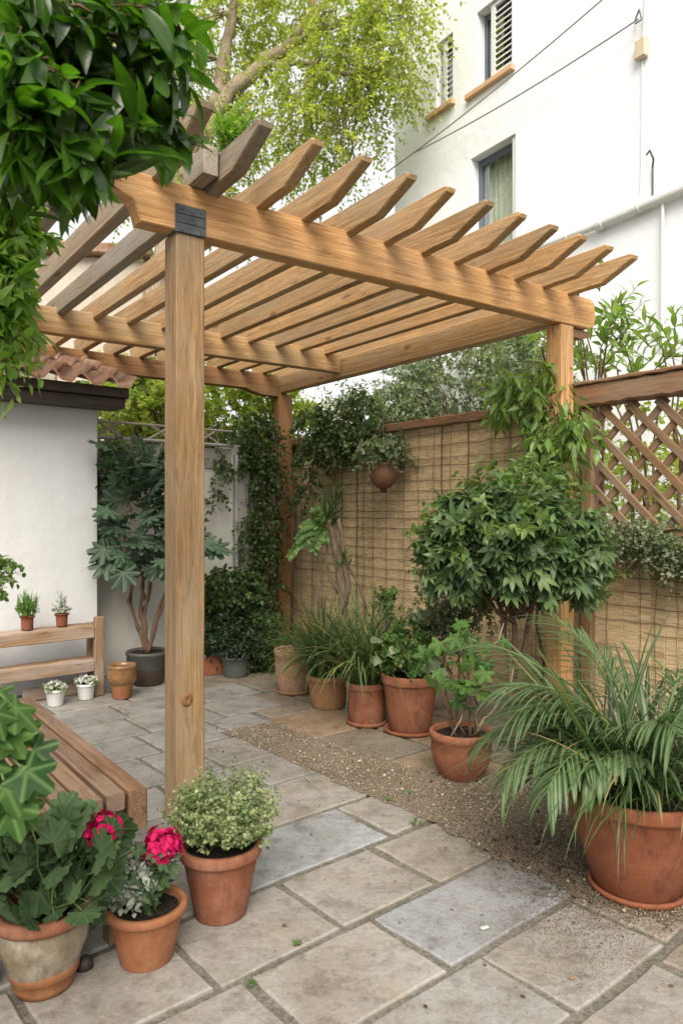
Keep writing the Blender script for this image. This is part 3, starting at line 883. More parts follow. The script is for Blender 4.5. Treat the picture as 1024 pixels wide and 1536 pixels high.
# front beam with its shaped end
zb = BZ0; ol = [(-.165, zb), (-.05, zb), (.5, zb - .002), (1.2, zb + .002), (2.0, zb), (2.98, zb + .002), (3.04, zb + .03), (3.055, zb + .09), (3.04, BZ1 - .015), (3.0, BZ1), (2.2, BZ1 + .002), (1.4, BZ1 - .002), (.7, BZ1 + .001), (.1, BZ1 + .003), (-.40, BZ1 + .002), (-.415, BZ1 - .02), (-.34, zb + .135), (-.26, zb + .105), (-.20, zb + .088), (-.187, zb + .07)]
mb = MB(); prism(mb, ol, per(0, -.004), U, Z, V, .095, .006, .62); mb.build('beam', M['beam'], pg)
mb = MB(); obox(mb, per(-.95, 2.44, 2.69), U, Z, V, 3.62, .188, .09, .006, .5, 12, .0015); mb.build('beam', M['rafter'], pg)
mb = MB(); prism(mb, [(-1.15, 2.665), (2.30, 2.665), (2.36, 2.64), (2.48, 2.615), (2.675, 2.61), (2.675, 2.835), (-1.15, 2.845)], per(0, 3.56), U, Z, V, .10, .006, .4); mb.build('beam', M['rear'], pg)
mb = MB(); prism(mb, [(.10, 2.655), (3.75, 2.655), (3.75, 2.835), (2.0, 2.838), (.10, 2.84)], per(2.70, 0), V, Z, U, .095, .006, .55); mb.build('beam', M['rafter'], pg)
mb = MB(); prism(mb, [(2.80, 2.575), (2.96, 2.58), (3.03, 2.60), (3.05, 2.64), (2.80, 2.64)], per(0, .03), U, Z, V, .07, .005, .1); mb.build('corbel', M['rear'], pg)
# rafters, each with a pointed tail
rr = np.random.default_rng(3)
for k in range(14):
    t = -.64 + .26 * k + rr.uniform(-.008, .008)
    b, h = 2.835, .135
    tl = .49 + rr.uniform(-.012, .012)
    cut = .24 + rr.uniform(-.01, .02)
    lo = [(-cut, b + .012), (-.1, b + .008), (.0, b), (1.2, b + rr.uniform(-.002, .002)), (2.4, b), (3.3, b), (3.68, b), (3.80, b + .05), (3.82, b + h)]
    hi = [(2.4, b + h + .001), (1.2, b + h - .001), (0.0, b + h), (-.2, b + h + .006), (-tl + .025, b + h + .012), (-tl, b + h - .003), (-tl + .008, b + h - .022)]
    th = .058 if k > 3 else .068
    mb = MB(); prism(mb, lo + hi, per(t, 0), V, Z, U, th, .006); o = mb.build('rafter', M['rafter_old'] if k in (1, 2, 3) else M['rafter'], pg)
# weathered packing block on the beam top, and the steel plate over the joint
mb = MB(); prism(mb, [(-.15, 2.86), (.05, 2.856), (.06, 2.93), (.05, 3.0), (.0, 3.005), (-.04, 2.985), (-.09, 2.975), (-.13, 2.995), (-.155, 2.97)], per(.06, .0), V, Z, U, .07, .006, .7); mb.build('packing_block', M['grey_wood'], pg)
mb = MB(); obox(mb, per(-.004, -.010, 2.636), U, Z, V, .142, .125, .005, .001)
for z_, hh in ((2.638, .038), (2.680, .036), (2.720, .038)):
    obox(mb, per(-.001, -.0135, z_), U, Z, V, .136, hh, .004, .001)
obox(mb, per(-.009, -.010, 2.636), V, Z, U, .1, .125, .005, .001)
for x_, z_ in ((.02, 2.65), (.115, 2.65), (.02, 2.742), (.115, 2.742)):
    tube(mb, [per(x_, -.0135, z_), per(x_, -.018, z_)], .006, sides=8)
mb.build('bracket_plate', M['metal'], pg)

# ------------------------------------------------------------------ bamboo fence and lattice
def fl(px):
    o = per(2.9, 0); r = (px - 512) / F
    return (o[0] - r * o[1]) / (.589 + r * .808)
def fen(s, z=0.0, o=0.0): return per(2.9 + o, s, z)
sT = fl(876)
fe = thing('bamboo_fence', fen(1.5), 'tan bamboo screen fence bound with wire under a brown top rail', 'fence')
mb = MB(); s = -2.2; rf = np.random.default_rng(8)
while s < 4.15:
    w = rf.uniform(.075, .11)
    top = (2.12 if s > sT - .02 else 1.265) + rf.uniform(-.006, .006)
    prism(mb, rect(0, w - .0012, 0, top - .02, 1), fen(s, .02, rf.uniform(0, .003)), V, Z, U, .016, .003, rf.random())
    s += w
o = mb.build('screen', M['reed'], fe)
mb = MB()
for k in range(24):
    z_ = .10 + .088 * k + rf.uniform(-.018, .018)
    for s0, s1, top in ((sT, 4.1, 2.1), (-2.2, sT, 1.25)):
        if z_ < top:
            n_ = 30
            pts = [fen(s0 + (s1 - s0) * i / n_, z_ + rf.normal(0, .0035), -.008) for i in range(n_ + 1)]
            tube(mb, pts[rf.integers(0, 4):len(pts) - rf.integers(0, 8)] if rf.random() < .6 else pts, rf.uniform(.0016, .0028), sides=4)
s = -2.15
while s < 4.1:
    top = 2.1 if s > sT else 1.25
    n_ = 10
    tube(mb, [fen(s + rf.normal(0, .006), .03 + (top - .03) * i / n_, -.010) for i in range(n_ + 1)], .002 if rf.random() < .88 else .0045, sides=4)
    s += rf.choice([.10, .14, .19, .24])
mb.build('wire_mesh', M['wire'], fe)
mb = MB(); obox(mb, fen(sT + .02, 2.105, -.06), V, Z, U, 4.12 - sT, .075, .14, .01, .5, 26, .006); mb.build('top_rail', M['rail'], fe)
for s in (.9, 2.1, 3.3):
    mb = MB(); obox(mb, fen(s, 0, .03), Z, V, U, 2.10, .08, .07, .005); mb.build('post', M['rail'], fe)
mb = MB(); obox(mb, fen(-2.2, 1.25, -.02), V, Z, U, sT + 2.18, .05, .09, .006, .4, 20, .004); mb.build('lower_rail', M['lattice'], fe)
# lattice as its own panel
la = thing('trellis', fen(sT, 1.3), 'brown diagonal lattice panel under a thick rough rail beside the vine-clad post', 'trellis')
zl0, zl1, sl0, sl1 = 1.31, 2.09, -2.15, sT - .085
def clipseg(s0, z0, s1, z1):
    tmin, tmax = 0, 1
    for p, q in ((-(s1 - s0), s0 - sl0), ((s1 - s0), sl1 - s0), (-(z1 - z0), z0 - zl0), ((z1 - z0), zl1 - z0)):
        if abs(p) < 1e-9:
            if q < 0: return None
        elif p < 0: tmin = max(tmin, q / p)
        else: tmax = min(tmax, q / p)
    return (tmin, tmax) if tmax - tmin > .02 else None
for sgn, o_, off in ((1, -.028, 0.06), (-1, -.010, 0.0)):
    c = sl0 - 1 + off
    while c < sl1 + 1.2:
        s0, z0 = c, zl0; s1, z1 = c + sgn * .9 / 1.0, zl0 + .9
        r = clipseg(s0, z0, s1, z1)
        if r:
            pa = np.array([s0 + (s1 - s0) * r[0], z0 + (z1 - z0) * r[0]]); pb = np.array([s0 + (s1 - s0) * r[1], z0 + (z1 - z0) * r[1]])
            A = fen(pb[0], pb[1], o_) - fen(pa[0], pa[1], o_); ln = np.linalg.norm(A); A /= ln; B = np.cross(U, A)
            if B[2] < 0: B = -B
            mb = MB(); obox(mb, fen(pa[0], pa[1], o_) - B * .024, A, B, U, ln, .048, .016, .003); mb.build('slat', M['lattice'], la)
        c += .195
mb = MB(); obox(mb, fen(sT - .085, .02, -.045), Z, V, U, 2.07, .085, .085, .006, seg=10, wob=.003); mb.build('post', M['lattice'], la)
mb = MB(); obox(mb, fen(-2.2, 2.10, -.085), V, Z, U, sT + 2.28, .135, .15, .012, .5, 40, .007); mb.build('top_rail', M['rail'], la)
mb = MB(); obox(mb, fen(-2.2, 2.237, -.10), V, Z, U, sT + 2.25, .025, .18, .006, .8, 40, .004); mb.build('cap_board', M['rail'], la)

# ------------------------------------------------------------------ slatted bench near the camera
bC = at(222, 1180, 2.40); bV = v3(-.600, .800, 0); bU = v3(.800, .600, 0); ST = .50
bench = thing('garden_bench', bC * (1, 1, 0), 'brown slatted garden bench with square timber legs behind the red flower', 'bench')
bC = bC * (1, 1, 0)
mb = MB(); obox(mb, bC - bU * .062 + Z * (ST - .135), bV, Z, bU, 1.46, .135, .062, .007, .75); mb.build('edge_rail', M['bench'], bench)
x = .07
for k in range(5):
    mb = MB(); obox(mb, bC - bU * (x + .062) + Z * (ST - .058 - .004 * (k % 2)) + bV * RW.uniform(.0, .012), bV, Z, bU, 1.45, .055, .062, .006, RW.random(), 6, .001); mb.build('slat', M['bench'], bench)
    x += .074
mb = MB(); obox(mb, bC - bU * .505 + Z * (ST - .135), bV, Z, bU, 1.46, .135, .062, .007, .3); mb.build('edge_rail', M['bench'], bench)
for a, b in ((.03, .115), (1.33, .115), (.03, .50), (1.33, .50)):
    mb = MB(); obox(mb, bC - bU * b + bV * a + Z * .0, Z, bU, bV, ST - .137 if b > .2 else ST - .06, .05, .075, .006); mb.build('leg', M['bench'], bench)
for a in (.035, 1.335):
    mb = MB(); obox(mb, bC - bU * .44 + bV * (a + .01) + Z * (ST - .135), bU, Z, bV, .32, .07, .05, .005); mb.build('cross_rail', M['bench'], bench)

# ------------------------------------------------------------------ low wooden rack by the garden house
rR = gnd(156, 1043); LR = 1.05
rc = thing('wooden_rack', rR - U2 * LR, 'low weathered wooden rack with two rails against the white garden wall', 'rack')
rO = rR - U2 * LR
for a in (0, LR - .065):
    mb = MB(); obox(mb, rO + U2 * a, Z, U2, V2, .60 if a else .555, .068, .05, .006, None, 8, .002); mb.build('post', M['rack'], rc)
    mb = MB(); obox(mb, rO + U2 * (a + .01) + V2 * .17, Z, U2, V2, .54, .05, .045, .006); mb.build('post', M['rack'], rc)
for z_, h_ in ((.445, .085), (.19, .085)):
    mb = MB(); obox(mb, rO + U2 * .068 + V2 * .012 + Z * z_, U2, Z, V2, LR - .135, h_, .03, .005, None, 8, .002); mb.build('rail', M['rack'], rc)
    mb = MB(); obox(mb, rO + U2 * .05 + V2 * .046 + Z * (z_ + h_ - .02), U2, Z, V2, LR - .1, .028, .15, .006, .9, 14, .004); mb.build('shelf_board', M['rack'], rc)
mb = MB(); obox(mb, rO + U2 * .5 + V2 * .14 + Z * .002, U2, Z, V2, .5, .10, .025, .005); mb.build('foot_board', M['rack'], rc)
mb = MB(); obox(mb, rO - U2 * .5 + V2 * .04 + Z * .22, U2, Z, V2, .49, .27, .03, .005); mb.build('side_panel', M['rack'], rc)
# ------------------------------------------------------------------ pots
def pot_fit(xc, yb, Wb, Wr, yr):
    d = CH * F / (yb - HZ); rb = Wb / 2 / F * d
    for _ in range(4): rb = Wb / 2 / F * (d + rb)
    dc = d + rb; rr = Wr / 2 / F * dc
    H = CH - (yr - HZ) * (dc - rr) / F
    return v3((xc - 512) / F * dc, dc, 0), rb, rr, H


def prof_classic(rb, rr, H, rim=.17, lip=.012):
    h1 = H * (1 - rim); r1 = rb + (rr - lip - rb) * .93
    return [(0.001, 0), (rb * .96, 0), (rb, .006), (rb + (r1 - rb) * .5, h1 * .5), (r1, h1 - .004), (r1 + .002, h1), (rr - .003, h1 + .004), (rr, h1 + .012), (rr, H - .007), (rr - .004, H),
            (rr - .018, H), (rr - .022, H - .006), (r1 - .014, h1 * .9), (rb * .9, H * .35)]


def prof_bowl(rb, rr, H):
    return [(0.001, 0), (rb * .95, 0), (rb, .006), (rb + (rr - rb) * .55, H * .30), (rb + (rr - rb) * .84, H * .58), (rr - .014, H * .80), (rr - .004, H * .84), (rr, H * .90), (rr - .002, H - .008), (rr - .010, H),
            (rr - .022, H), (rr - .028, H - .01), (rr * .82, H * .6), (rb, H * .4)]


def prof_barrel(rb, rr, H):
    return [(0.001, 0), (rb * .96, 0), (rb, .006), (rb + (rr - rb) * .6, H * .3), (rr * .985, H * .62), (rr * .985, H * .86), (rr + .004, H * .88), (rr + .004, H - .008), (rr - .003, H),
            (rr - .02, H), (rr - .025, H - .01), (rr * .86, H * .6), (rb * .9, H * .35)]


def soil(c, r, z, root, rg, mat='soil'):
    mb = MB(); n, m = 26, 7; Vt = [c + Z * (z + .008)]; fs = []
    for j in range(1, m + 1):
        for k in range(n):
            a = 2 * math.pi * k / n; q = r * j / m
            Vt.append(c + v3(q * math.cos(a), q * math.sin(a), z + rg.uniform(-.006, .008)))
    for k in range(n): fs.append((0, 1 + k, 1 + (k + 1) % n))
    for j in range(m - 1):
        for k in range(n): fs.append((1 + j * n + k, 1 + j * n + (k + 1) % n, 1 + (j + 1) * n + (k + 1) % n, 1 + (j + 1) * n + k)[::-1])
    mb.add(Vt, fs)
    return mb.build('soil', M[mat], root, smooth=False)


def potted(name, label, cat, fit, prof, mat, group=None, wob=.012, sdrop=.03, z0=0.0, squash=(1, 1), lift=None):
    c, rb, rr, H = fit
    c = c + Z * z0
    root = thing(name, c, label, cat, group)
    mb = MB(); lathe(mb, prof(rb, rr, H), c, 48, wob, RW.random(), squash); mb.build('pot', M[mat], root, smooth=True)
    rg = np.random.default_rng(int(fit[0][1] * 997) % 9999)
    soil(c, rr * .88 * min(squash), H - sdrop, root, rg)
    return root, c, rb, rr, H, rg


def saucer(c, r, label, mat='terra', h=.028):
    mb = MB(); lathe(mb, [(.001, .0), (r * .9, .0), (r * .98, h * .4), (r, h * .8), (r - .006, h), (r - .016, h - .003), (r * .86, .012), (.001, .011)], c, 48, .006)
    return tag(mb.build('saucer', M[mat], None, smooth=True, loc=c), label, 'saucer')


def stems(root, segs, r0, r1, mat='stem', name='stem', wob=.012, sides=6, rg=None):
    mb = MB(); rg = rg or np.random.default_rng(4)
    for a, b in segs: tube(mb, bend(a, b, 6, wob, rg), r0, r1, sides, rough=.06)
    return mb.build(name, M[mat], root, smooth=True)


def twig_mesh(mb, tri, r=.003, every=1):
    P, Mx, E = tri
    for i in range(0, len(P), every): tube(mb, [P[i], Mx[i], E[i]], r, r * .5, 4)


T_OV = t_oval(.24, .25, .06); T_OV2 = t_oval(.34, .2, .08); T_LONG = t_oval(.14, .35, .03, 5); T_TINY = t_tiny(.30); T_TINYW = t_tiny(.42); T_NARROW = t_tiny(.16, .25, .05)
T_ROUND = t_oval(.46, .15, .06, 5, .75); T_IVY = t_lobed(5, .38, 280, .25, .2, .6); T_VINE = t_lobed(5, .40, 290, .5, .16, .5); T_FAT = t_lobed(7, .46, 290, .42, .2, .6); T_HAND = t_compound(5); T_PEL = t_lobed(7, .20, 300, .2, .15, .8); T_LAUREL = t_oval(.165, .30, .05, 7, .85)

# --- variegated box in the terracotta pot at the foot of the near post
root, c, rb, rr, H, rg = potted('potted_shrub', 'terracotta pot with a dome of small variegated leaves at the foot of the near post', 'potted plant', pot_fit(331, 1391, 78, 125, 1292), prof_classic, 'terra')
Lv = Leaves(); P, D = blob(rg, c + Z * (H + .055), (.155, .155, .135), 420, .25, 8, .25, -.45)
tri = twigs(Lv, rg, T_TINYW, P, D * (1, 1, .6) + Z * .75, .085, 11, .017, 1.0, .05, .1)
mb = MB(); twig_mesh(mb, (np.repeat((c + Z * (H - .02))[None], 60, 0), (P[:60] + c + Z * H) / 2, P[:60]), .0022); mb.build('stem', M['stem_green'], root); Lv.build('foliage', M['box'], root)

# --- red-flowered pot
root, c, rb, rr, H, rg = potted('potted_flower', 'stained terracotta pot with dark soil and one magenta flower head on a leafy stem', 'potted plant', pot_fit(220, 1462, 78, 119, 1387), prof_classic, 'terra_orange', sdrop=.025)
def flower_head(root, c, r, rg, name='flower'):
    Lv = Leaves(); d = rdir(rg, 120); d = d[d[:, 2] > -.6]
    for q in d:
        p = c + q * r * (.5 + .58 * rg.random()) * v3(1, 1, .85)
        ref = nrm(np.cross(q, rdir(rg, 1)[0])); o = np.cross(q, ref)
        for k in range(5):
            a = k * 1.2566; e = ref * math.cos(a) + o * math.sin(a) + q * .45
            Lv.add(T_ROUND, p, e, q + rg.normal(0, .2, 3), r * rg.uniform(.20, .31), rg.random())
    return Lv.build(name, M['pink'], root)
hd = at(243, 1270, c[1])
stems(root, [(c + Z * (H - .03), hd - Z * .02), (c + Z * (H - .03) + v3(.015, 0, 0), hd + v3(.02, .01, -.06)), (c + Z * (H - .03) + v3(-.02, 0, 0), hd + v3(-.045, .0, -.09))], .0055, .0035, 'stem_green', wob=.005)
flower_head(root, hd, .062, rg)
Lv = Leaves(); n = 90; t_ = rg.random(n); P = (c + Z * H)[None] * (1 - t_)[:, None] + hd[None] * t_[:, None] * 1.0
P = (c + Z * (H - .01)) + (hd - c - Z * H)[None] * t_[:, None] * .88 + rg.normal(0, .012, (n, 3)); D = rdir(rg, n) * (1, 1, .5); Lv.add(T_PEL, P, D, rg.normal(0, .4, (n, 3)) + Z, rg.uniform(.03, .055, n), rg.random(n)); Lv.build('foliage', M['pelargonium'], root)
# silvery plant trailing over its left rim
Lv = Leaves(); P, D = blob(rg, at(196, 1316, c[1] - .02), (.052, .05, .065), 90, .2, 5, .3); tri = twigs(Lv, rg, T_OV2, P, D, .04, 6, .028, 1.0, .15, .3); Lv.build('silver_foliage', M['silver'], root)
stems(root, [(c + v3(-.06, 0, H - .03), at(196, 1330, c[1] - .02)), (c + v3(-.05, .02, H - .03), at(205, 1310, c[1]))], .004, .002, 'stem_green', wob=.004)

# --- big limed pot with pelargonium
root, c, rb, rr, H, rg = potted('potted_pelargonium', 'large lime-washed clay pot overflowing with green leaves and a magenta bloom in the near corner', 'potted plant', pot_fit(66, 1506, 84, 140, 1394), lambda rb, rr, H: [(.001, 0), (rb * .9, 0), (rb * 1.0, .02), (rb * 1.28, H * .35), (rr * .93, H * .62), (rr - .012, H * .86), (rr - .014, H * .865), (rr * .8, H * .87)], 'lime', sdrop=.03)
mb = MB(); lathe(mb, [(rr - .02, H * .855), (rr + .002, H * .86), (rr + .006, H * .9), (rr + .005, H - .008), (rr - .004, H), (rr - .02, H), (rr - .024, H - .01), (rr - .03, H * .8)], c, 48, .006); mb.build('rim', M['terra'], root, smooth=True)
mb = MB(); lathe(mb, [(.001, -.004 + .006), (rb * .98, .002), (rb * 1.06, .02), (rb * 1.12, .046), (rb * 1.20, .05), (rb * 1.24, .085), (rb * 1.10, .09)], c, 48, .004); mb.build('foot', M['terra_orange'], root, smooth=True)
Lv = Leaves()
n = 250
P = np.stack([rg.uniform(-40, 175, n), rg.uniform(1215, 1385, n), rg.uniform(2.02, 2.42, n)], 1)
ok = ((P[:, 0] - 65) / 120) ** 2 + ((P[:, 1] - 1292) / 82) ** 2 < 1.05
P = P[ok]; A = np.array([at(*p) for p in P]); D = nrm(A - (c + Z * (H + .02)) + rg.normal(0, .04, A.shape)); D = D + rg.normal(0, .35, A.shape) + v3(.1, -.4, -.2); N = v3(.1, -.75, .75) + rg.normal(0, .35, A.shape)
Lv.add(T_PEL, A, D, N, rg.uniform(.06, .115, len(A)), rg.random(len(A)))
n2 = 46; px = rg.uniform(150, 245, n2); py = 1335 - (px - 150) * .35 + rg.uniform(-60, 25, n2); B = np.array([at(a, b, rg.uniform(2.24, 2.4)) for a, b in zip(px, py)])
Lv.add(T_IVY, B, rg.normal(0, .4, B.shape) + v3(.5, -.3, -.3), v3(.1, -.7, .7) + rg.normal(0, .4, B.shape), rg.uniform(.035, .07, n2), rg.random(n2) * .8)
Lv.build('foliage', M['pelargonium'], root)
mb = MB()
for q in np.concatenate([A[::4], B[::4]]): tube(mb, bend(c + Z * (H - .02) + rg.normal(0, .03, 3) * (1, 1, .1), q, 4, .008, rg, -.02), .004, .002, 5)
hd = at(155, 1243, 2.08); tube(mb, bend(c + Z * (H - .02), hd, 6, .006, rg, -.03), .005, .003, 6)
mb.build('stem', M['stem_green'], root, smooth=True)
flower_head(root, hd, .050, rg)

# --- near vine at the left edge of the frame, in a pot standing outside the picture
vb = v3(-1.15, 1.62, 0)
root = thing('grape_vine', vb, 'large pale green lobed vine leaves hanging over the end of the bench', 'climbing plant')
rg = np.random.default_rng(21)
mb = MB(); lathe(mb, prof_classic(.12, .17, .3), vb, 40); mb.build('pot', M['terra'], root, smooth=True); soil(vb, .14, .27, root, rg)
Lv = Leaves(); n = 74
lf = []
px = rg.uniform(-90, 96, n); py = rg.uniform(1015, 1235, n)
for a, b in zip(px, py):
    if a > 20 + (b - 1010) * .55 or (b > 1160 and a > 95) or a > 100 - abs(b - 1110) * .25: continue
    lf.append(at(a - 52, b - 8, rg.uniform(1.38, 1.72)))
lf += [at(2, 1028, 1.5), at(14, 1055, 1.45), at(36, 1085, 1.5), at(42, 1120, 1.48), at(30, 1150, 1.42), at(5, 1170, 1.4), at(-10, 1060, 1.4)]
A = np.array(lf); D = rg.normal(0, .4, A.shape) + v3(.6, -.25, -.95); N = v3(.2, -.8, .6) + rg.normal(0, .35, A.shape)
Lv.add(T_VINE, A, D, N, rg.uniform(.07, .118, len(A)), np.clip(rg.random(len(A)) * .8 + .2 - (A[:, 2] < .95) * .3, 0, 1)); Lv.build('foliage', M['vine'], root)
mb = MB()
hub = [at(-140, 1010, 1.6), at(-60, 1090, 1.6), at(-20, 1160, 1.62)]
for h_ in hub: tube(mb, bend(vb + Z * .27, h_, 8, .02, rg), .009, .006, 7)
for q in A: tube(mb, bend(hub[int(np.argmin([np.linalg.norm(q - h_) for h_ in hub]))], q, 4, .01, rg, -.03), .0035, .002, 5)
mb.build('stem', M['stem_green'], root, smooth=True)

# --- sprig of a standard bush entering at the left edge (its pot is outside the picture)
sb = at(-70, 768, 3.3) * (1, 1, 0)
root = thing('standard_bush', sb, 'small clipped leafy ball just showing at the edge before the white garden wall', 'potted plant')
rg = np.random.default_rng(23); mb = MB(); lathe(mb, prof_classic(.1, .15, .26), sb, 36); mb.build('pot', M['terra'], root, smooth=True); soil(sb, .12, .23, root, rg)
ce = at(-40, 862, 3.3); stems(root, [(sb + Z * .22, ce)], .012, .009, 'stem', rg=rg)
Lv = Leaves(); P, D = blob(rg, ce, (.15, .15, .12), 130, .4, 5, .2); twigs(Lv, rg, T_OV2, P, D, .06, 7, .035, .9, .1, .2, rbase=.3, rspan=.7); Lv.build('foliage', M['parsley'], root)

# --- big terracotta pot with palms and grasses
root, c, rb, rr, H, rg = potted('potted_palm', 'big wide terracotta pot spilling palm fronds and grasses at the gravel edge', 'potted plant', pot_fit(955, 1366, 124, 230, 1226), lambda a, b, h: prof_classic(a, b, h, .14, .014), 'terra_dark', sdrop=.05, z0=.012)
saucer(c * (1, 1, 0), rb * 1.16, 'dark terracotta saucer under the big palm pot', 'terra_dark', .03)
top = c + Z * (H - .04)
Lp = Leaves(); Lg = Leaves(); Ls = Leaves(); st = MB()
def frond(base, az, el, L, droop, nleaf, ll, w, hang=.9, both=True, rnd=.5):
    p = base.copy(); pts = [p.copy()]; n = 22; seg = L / n
    for i in range(n):
        t = (i + 1) / n; e = el - droop * t ** 1.25
        d = v3(math.cos(az) * math.cos(e), math.sin(az) * math.cos(e), math.sin(e)); p = p + d * seg; pts.append(p.copy())
    tube(st, pts, .0055, .0022, 6)
    side = v3(-math.sin(az), math.cos(az), 0)
    for k in range(nleaf):
        u = .38 + .62 * (k + .5) / nleaf; i = min(int(u * n), n - 1); q = pts[i] + (pts[i + 1] - pts[i]) * (u * n - i); tg = nrm(pts[i + 1] - pts[i])
        for sd in ((1, -1) if both else (1,)):
            dd = tg * (.55 + .5 * u) + side * sd * (1.0 - .45 * u) - Z * .12 + rg.normal(0, .05, 3)
            a2 = math.atan2(dd[1], dd[0]); e2 = math.asin(np.clip(nrm(dd)[2], -1, 1))
            Lp.strap(q, a2, e2, ll * (1 - .45 * abs(u - .62)) * rg.uniform(.88, 1.1), hang * rg.uniform(.7, 1.3), w, np.clip(rnd + rg.uniform(-.25, .25), 0, .9), 7, .35)
az = lambda px, py, d: math.atan2(*(at(px, py, d) - top)[[1, 0]])
# long arching fronds: two low ones toward the camera and the gravel, others around the pot
frond(top + v3(-.05, -.02, .0), R(200), R(70), .66, R(122), 16, .19, .017, 1.0, True, .55)
frond(top + v3(-.04, .03, .0), R(176), R(66), .66, R(105), 14, .18, .016, .9, True, .45)
frond(top + v3(.05, -.08, .0), R(212), R(78), .54, R(125), 12, .17, .026, 1.5, False, .8)
frond(top + v3(-.06, -.06, .0), R(318), R(82), .70, R(122), 13, .24, .028, 1.5, False, .85)
frond(top + v3(.06, .0, 0), R(330), R(78), .62, R(120), 14, .2, .019, 1., True, .6)
frond(top + v3(-.06, .0, .0), R(222), R(68), .62, R(116), 14, .19, .018, 1.0, True, .6)
for az_, el_, L_, dr_ in ((100, 78, .80, 75), (150, 76, .78, 70), (185, 76, .74, 80), (40, 76, .74, 85), (345, 74, .70, 95), (205, 78, .68, 92), (270, 84, .62, 95), (125, 82, .78, 60)):
    frond(top + v3(rg.normal(0, .05), rg.normal(0, .05), 0), R(az_), R(el_), L_, R(dr_), 20, .24, .011, .9, True, rg.uniform(.3, .7))
# upright lances
for k in range(75):
    a = rg.uniform(0, 6.283); e = R(rg.uniform(42, 84)); b = top + v3(rg.normal(0, .07), rg.normal(0, .07), 0)
    Lp.strap(b, a, e, rg.uniform(.42, .78), R(rg.uniform(25, 95)), rg.uniform(.012, .028), rg.uniform(.0, .92), 10, .3, rg.uniform(-.5, .5))
for k in range(34):
    a = R(rg.uniform(130, 215)); e = R(rg.uniform(42, 70)); b = top + v3(rg.normal(-.05, .05), rg.normal(0, .06), 0)
    Lp.strap(b, a, e, rg.uniform(.48, .72), R(rg.uniform(5, 40)), rg.uniform(.016, .036), rg.uniform(.5, 1), 10, .3, rg.uniform(-.4, .4))
for k in range(6):      # a few drooping over the front rim
    a = R(rg.uniform(215, 330)); b = top + v3(rg.normal(0, .08), rg.normal(-.05, .05), 0)
    Lp.strap(b, a, R(rg.uniform(55, 75)), rg.uniform(.36, .52), R(rg.uniform(120, 150)), rg.uniform(.02, .032), rg.uniform(.1, .6), 10, .3)
# fine grass
for k in range(620):
    a = R(rg.uniform(120, 255)) if k < 430 else rg.uniform(0, 6.283)
    b = top + v3(rg.normal(-.05, .08), rg.normal(.02, .08), 0)
    Lg.strap(b, a, R(rg.uniform(28, 72)), rg.uniform(.32, .62), R(rg.uniform(60, 120)), rg.uniform(.004, .008), rg.random(), 9, .2)
for k in range(420):
    a = rg.uniform(-.9, 2.2) if k < 140 else R(rg.uniform(140, 215)); b = top + v3(rg.normal(.03 if k < 120 else -.06, .06), rg.normal(.03, .06), .02)
    Ls.strap(b, a, R(rg.uniform(35, 72)), rg.uniform(.42, .68), R(rg.uniform(55, 105)), rg.uniform(.003, .0055), rg.random(), 9, .2)
st.build('stalk', M['stem_green'], root, smooth=True); Lp.build('fronds', M['palm'], root); Lg.build('grass', M['grass'], root); Ls.build('silver_grass', M['silver_grass'], root)

# --- strappy bright plant at the right edge (its pot is just outside the picture)
q = v3(1.62, 3.02, 0)
root = thing('strap_plant', q, 'bright green upright strappy plant at the right edge behind the palm pot', 'potted plant'); rg = np.random.default_rng(31)
mb = MB(); lathe(mb, prof_classic(.12, .17, .3), q, 40); mb.build('pot', M['terra_dark'], root, smooth=True); soil(q, .14, .27, root, rg)
Lv = Leaves()
for k in range(60): Lv.strap(q + v3(rg.normal(0, .06), rg.normal(0, .06), .27), rg.uniform(0, 6.283), R(rg.uniform(55, 88)), rg.uniform(.4, .68), R(rg.uniform(10, 70)), rg.uniform(.025, .04), rg.random(), 10, .3, rg.uniform(-.4, .4))
Lv.build('foliage', M['vine'], root)

# --- low terracotta bowl with black soil and a lobed vine
root, c, rb, rr, H, rg = potted('potted_vine', 'low terracotta bowl of black soil with a bright lobed vine climbing out', 'potted plant', pot_fit(692, 1176, 62, 98, 1109), prof_bowl, 'terra', sdrop=.03)
segs = [(c + Z * (H - .03) + v3(rg.normal(0, .03), rg.normal(0, .03), 0), at(px, py, c[1] + rg.uniform(-.05, .15))) for px, py in ((665, 960), (700, 950), (690, 1000), (640, 980), (715, 1020), (755, 935), (770, 1000))]
stems(root, segs[:5], .008, .004, 'stem', wob=.018, rg=rg); stems(root, segs[5:], .006, .003, 'bark_pale', 'twig', .02, 5, rg)
Lv = Leaves(); lf = [(rg.normal(694, 24), rg.normal(990, 34)) for _ in range(34)] + [(648, 975), (640, 992), (655, 1005), (632, 985), (660, 960), (645, 1012), (700, 1055), (712, 1040), (680, 1060), (716, 1010), (690, 1035)]
A = np.array([at(a, b, c[1] + rg.uniform(-.16, .08)) for a, b in lf]); D = rg.normal(0, .5, A.shape) + v3(0, -.35, -.6); N = v3(0, -.7, .8) + rg.normal(0, .4, A.shape)
Lv.add(T_VINE, A, D, N, rg.uniform(.06, .115, len(A)), rg.random(len(A))); Lv.build('foliage', M['vine'], root)

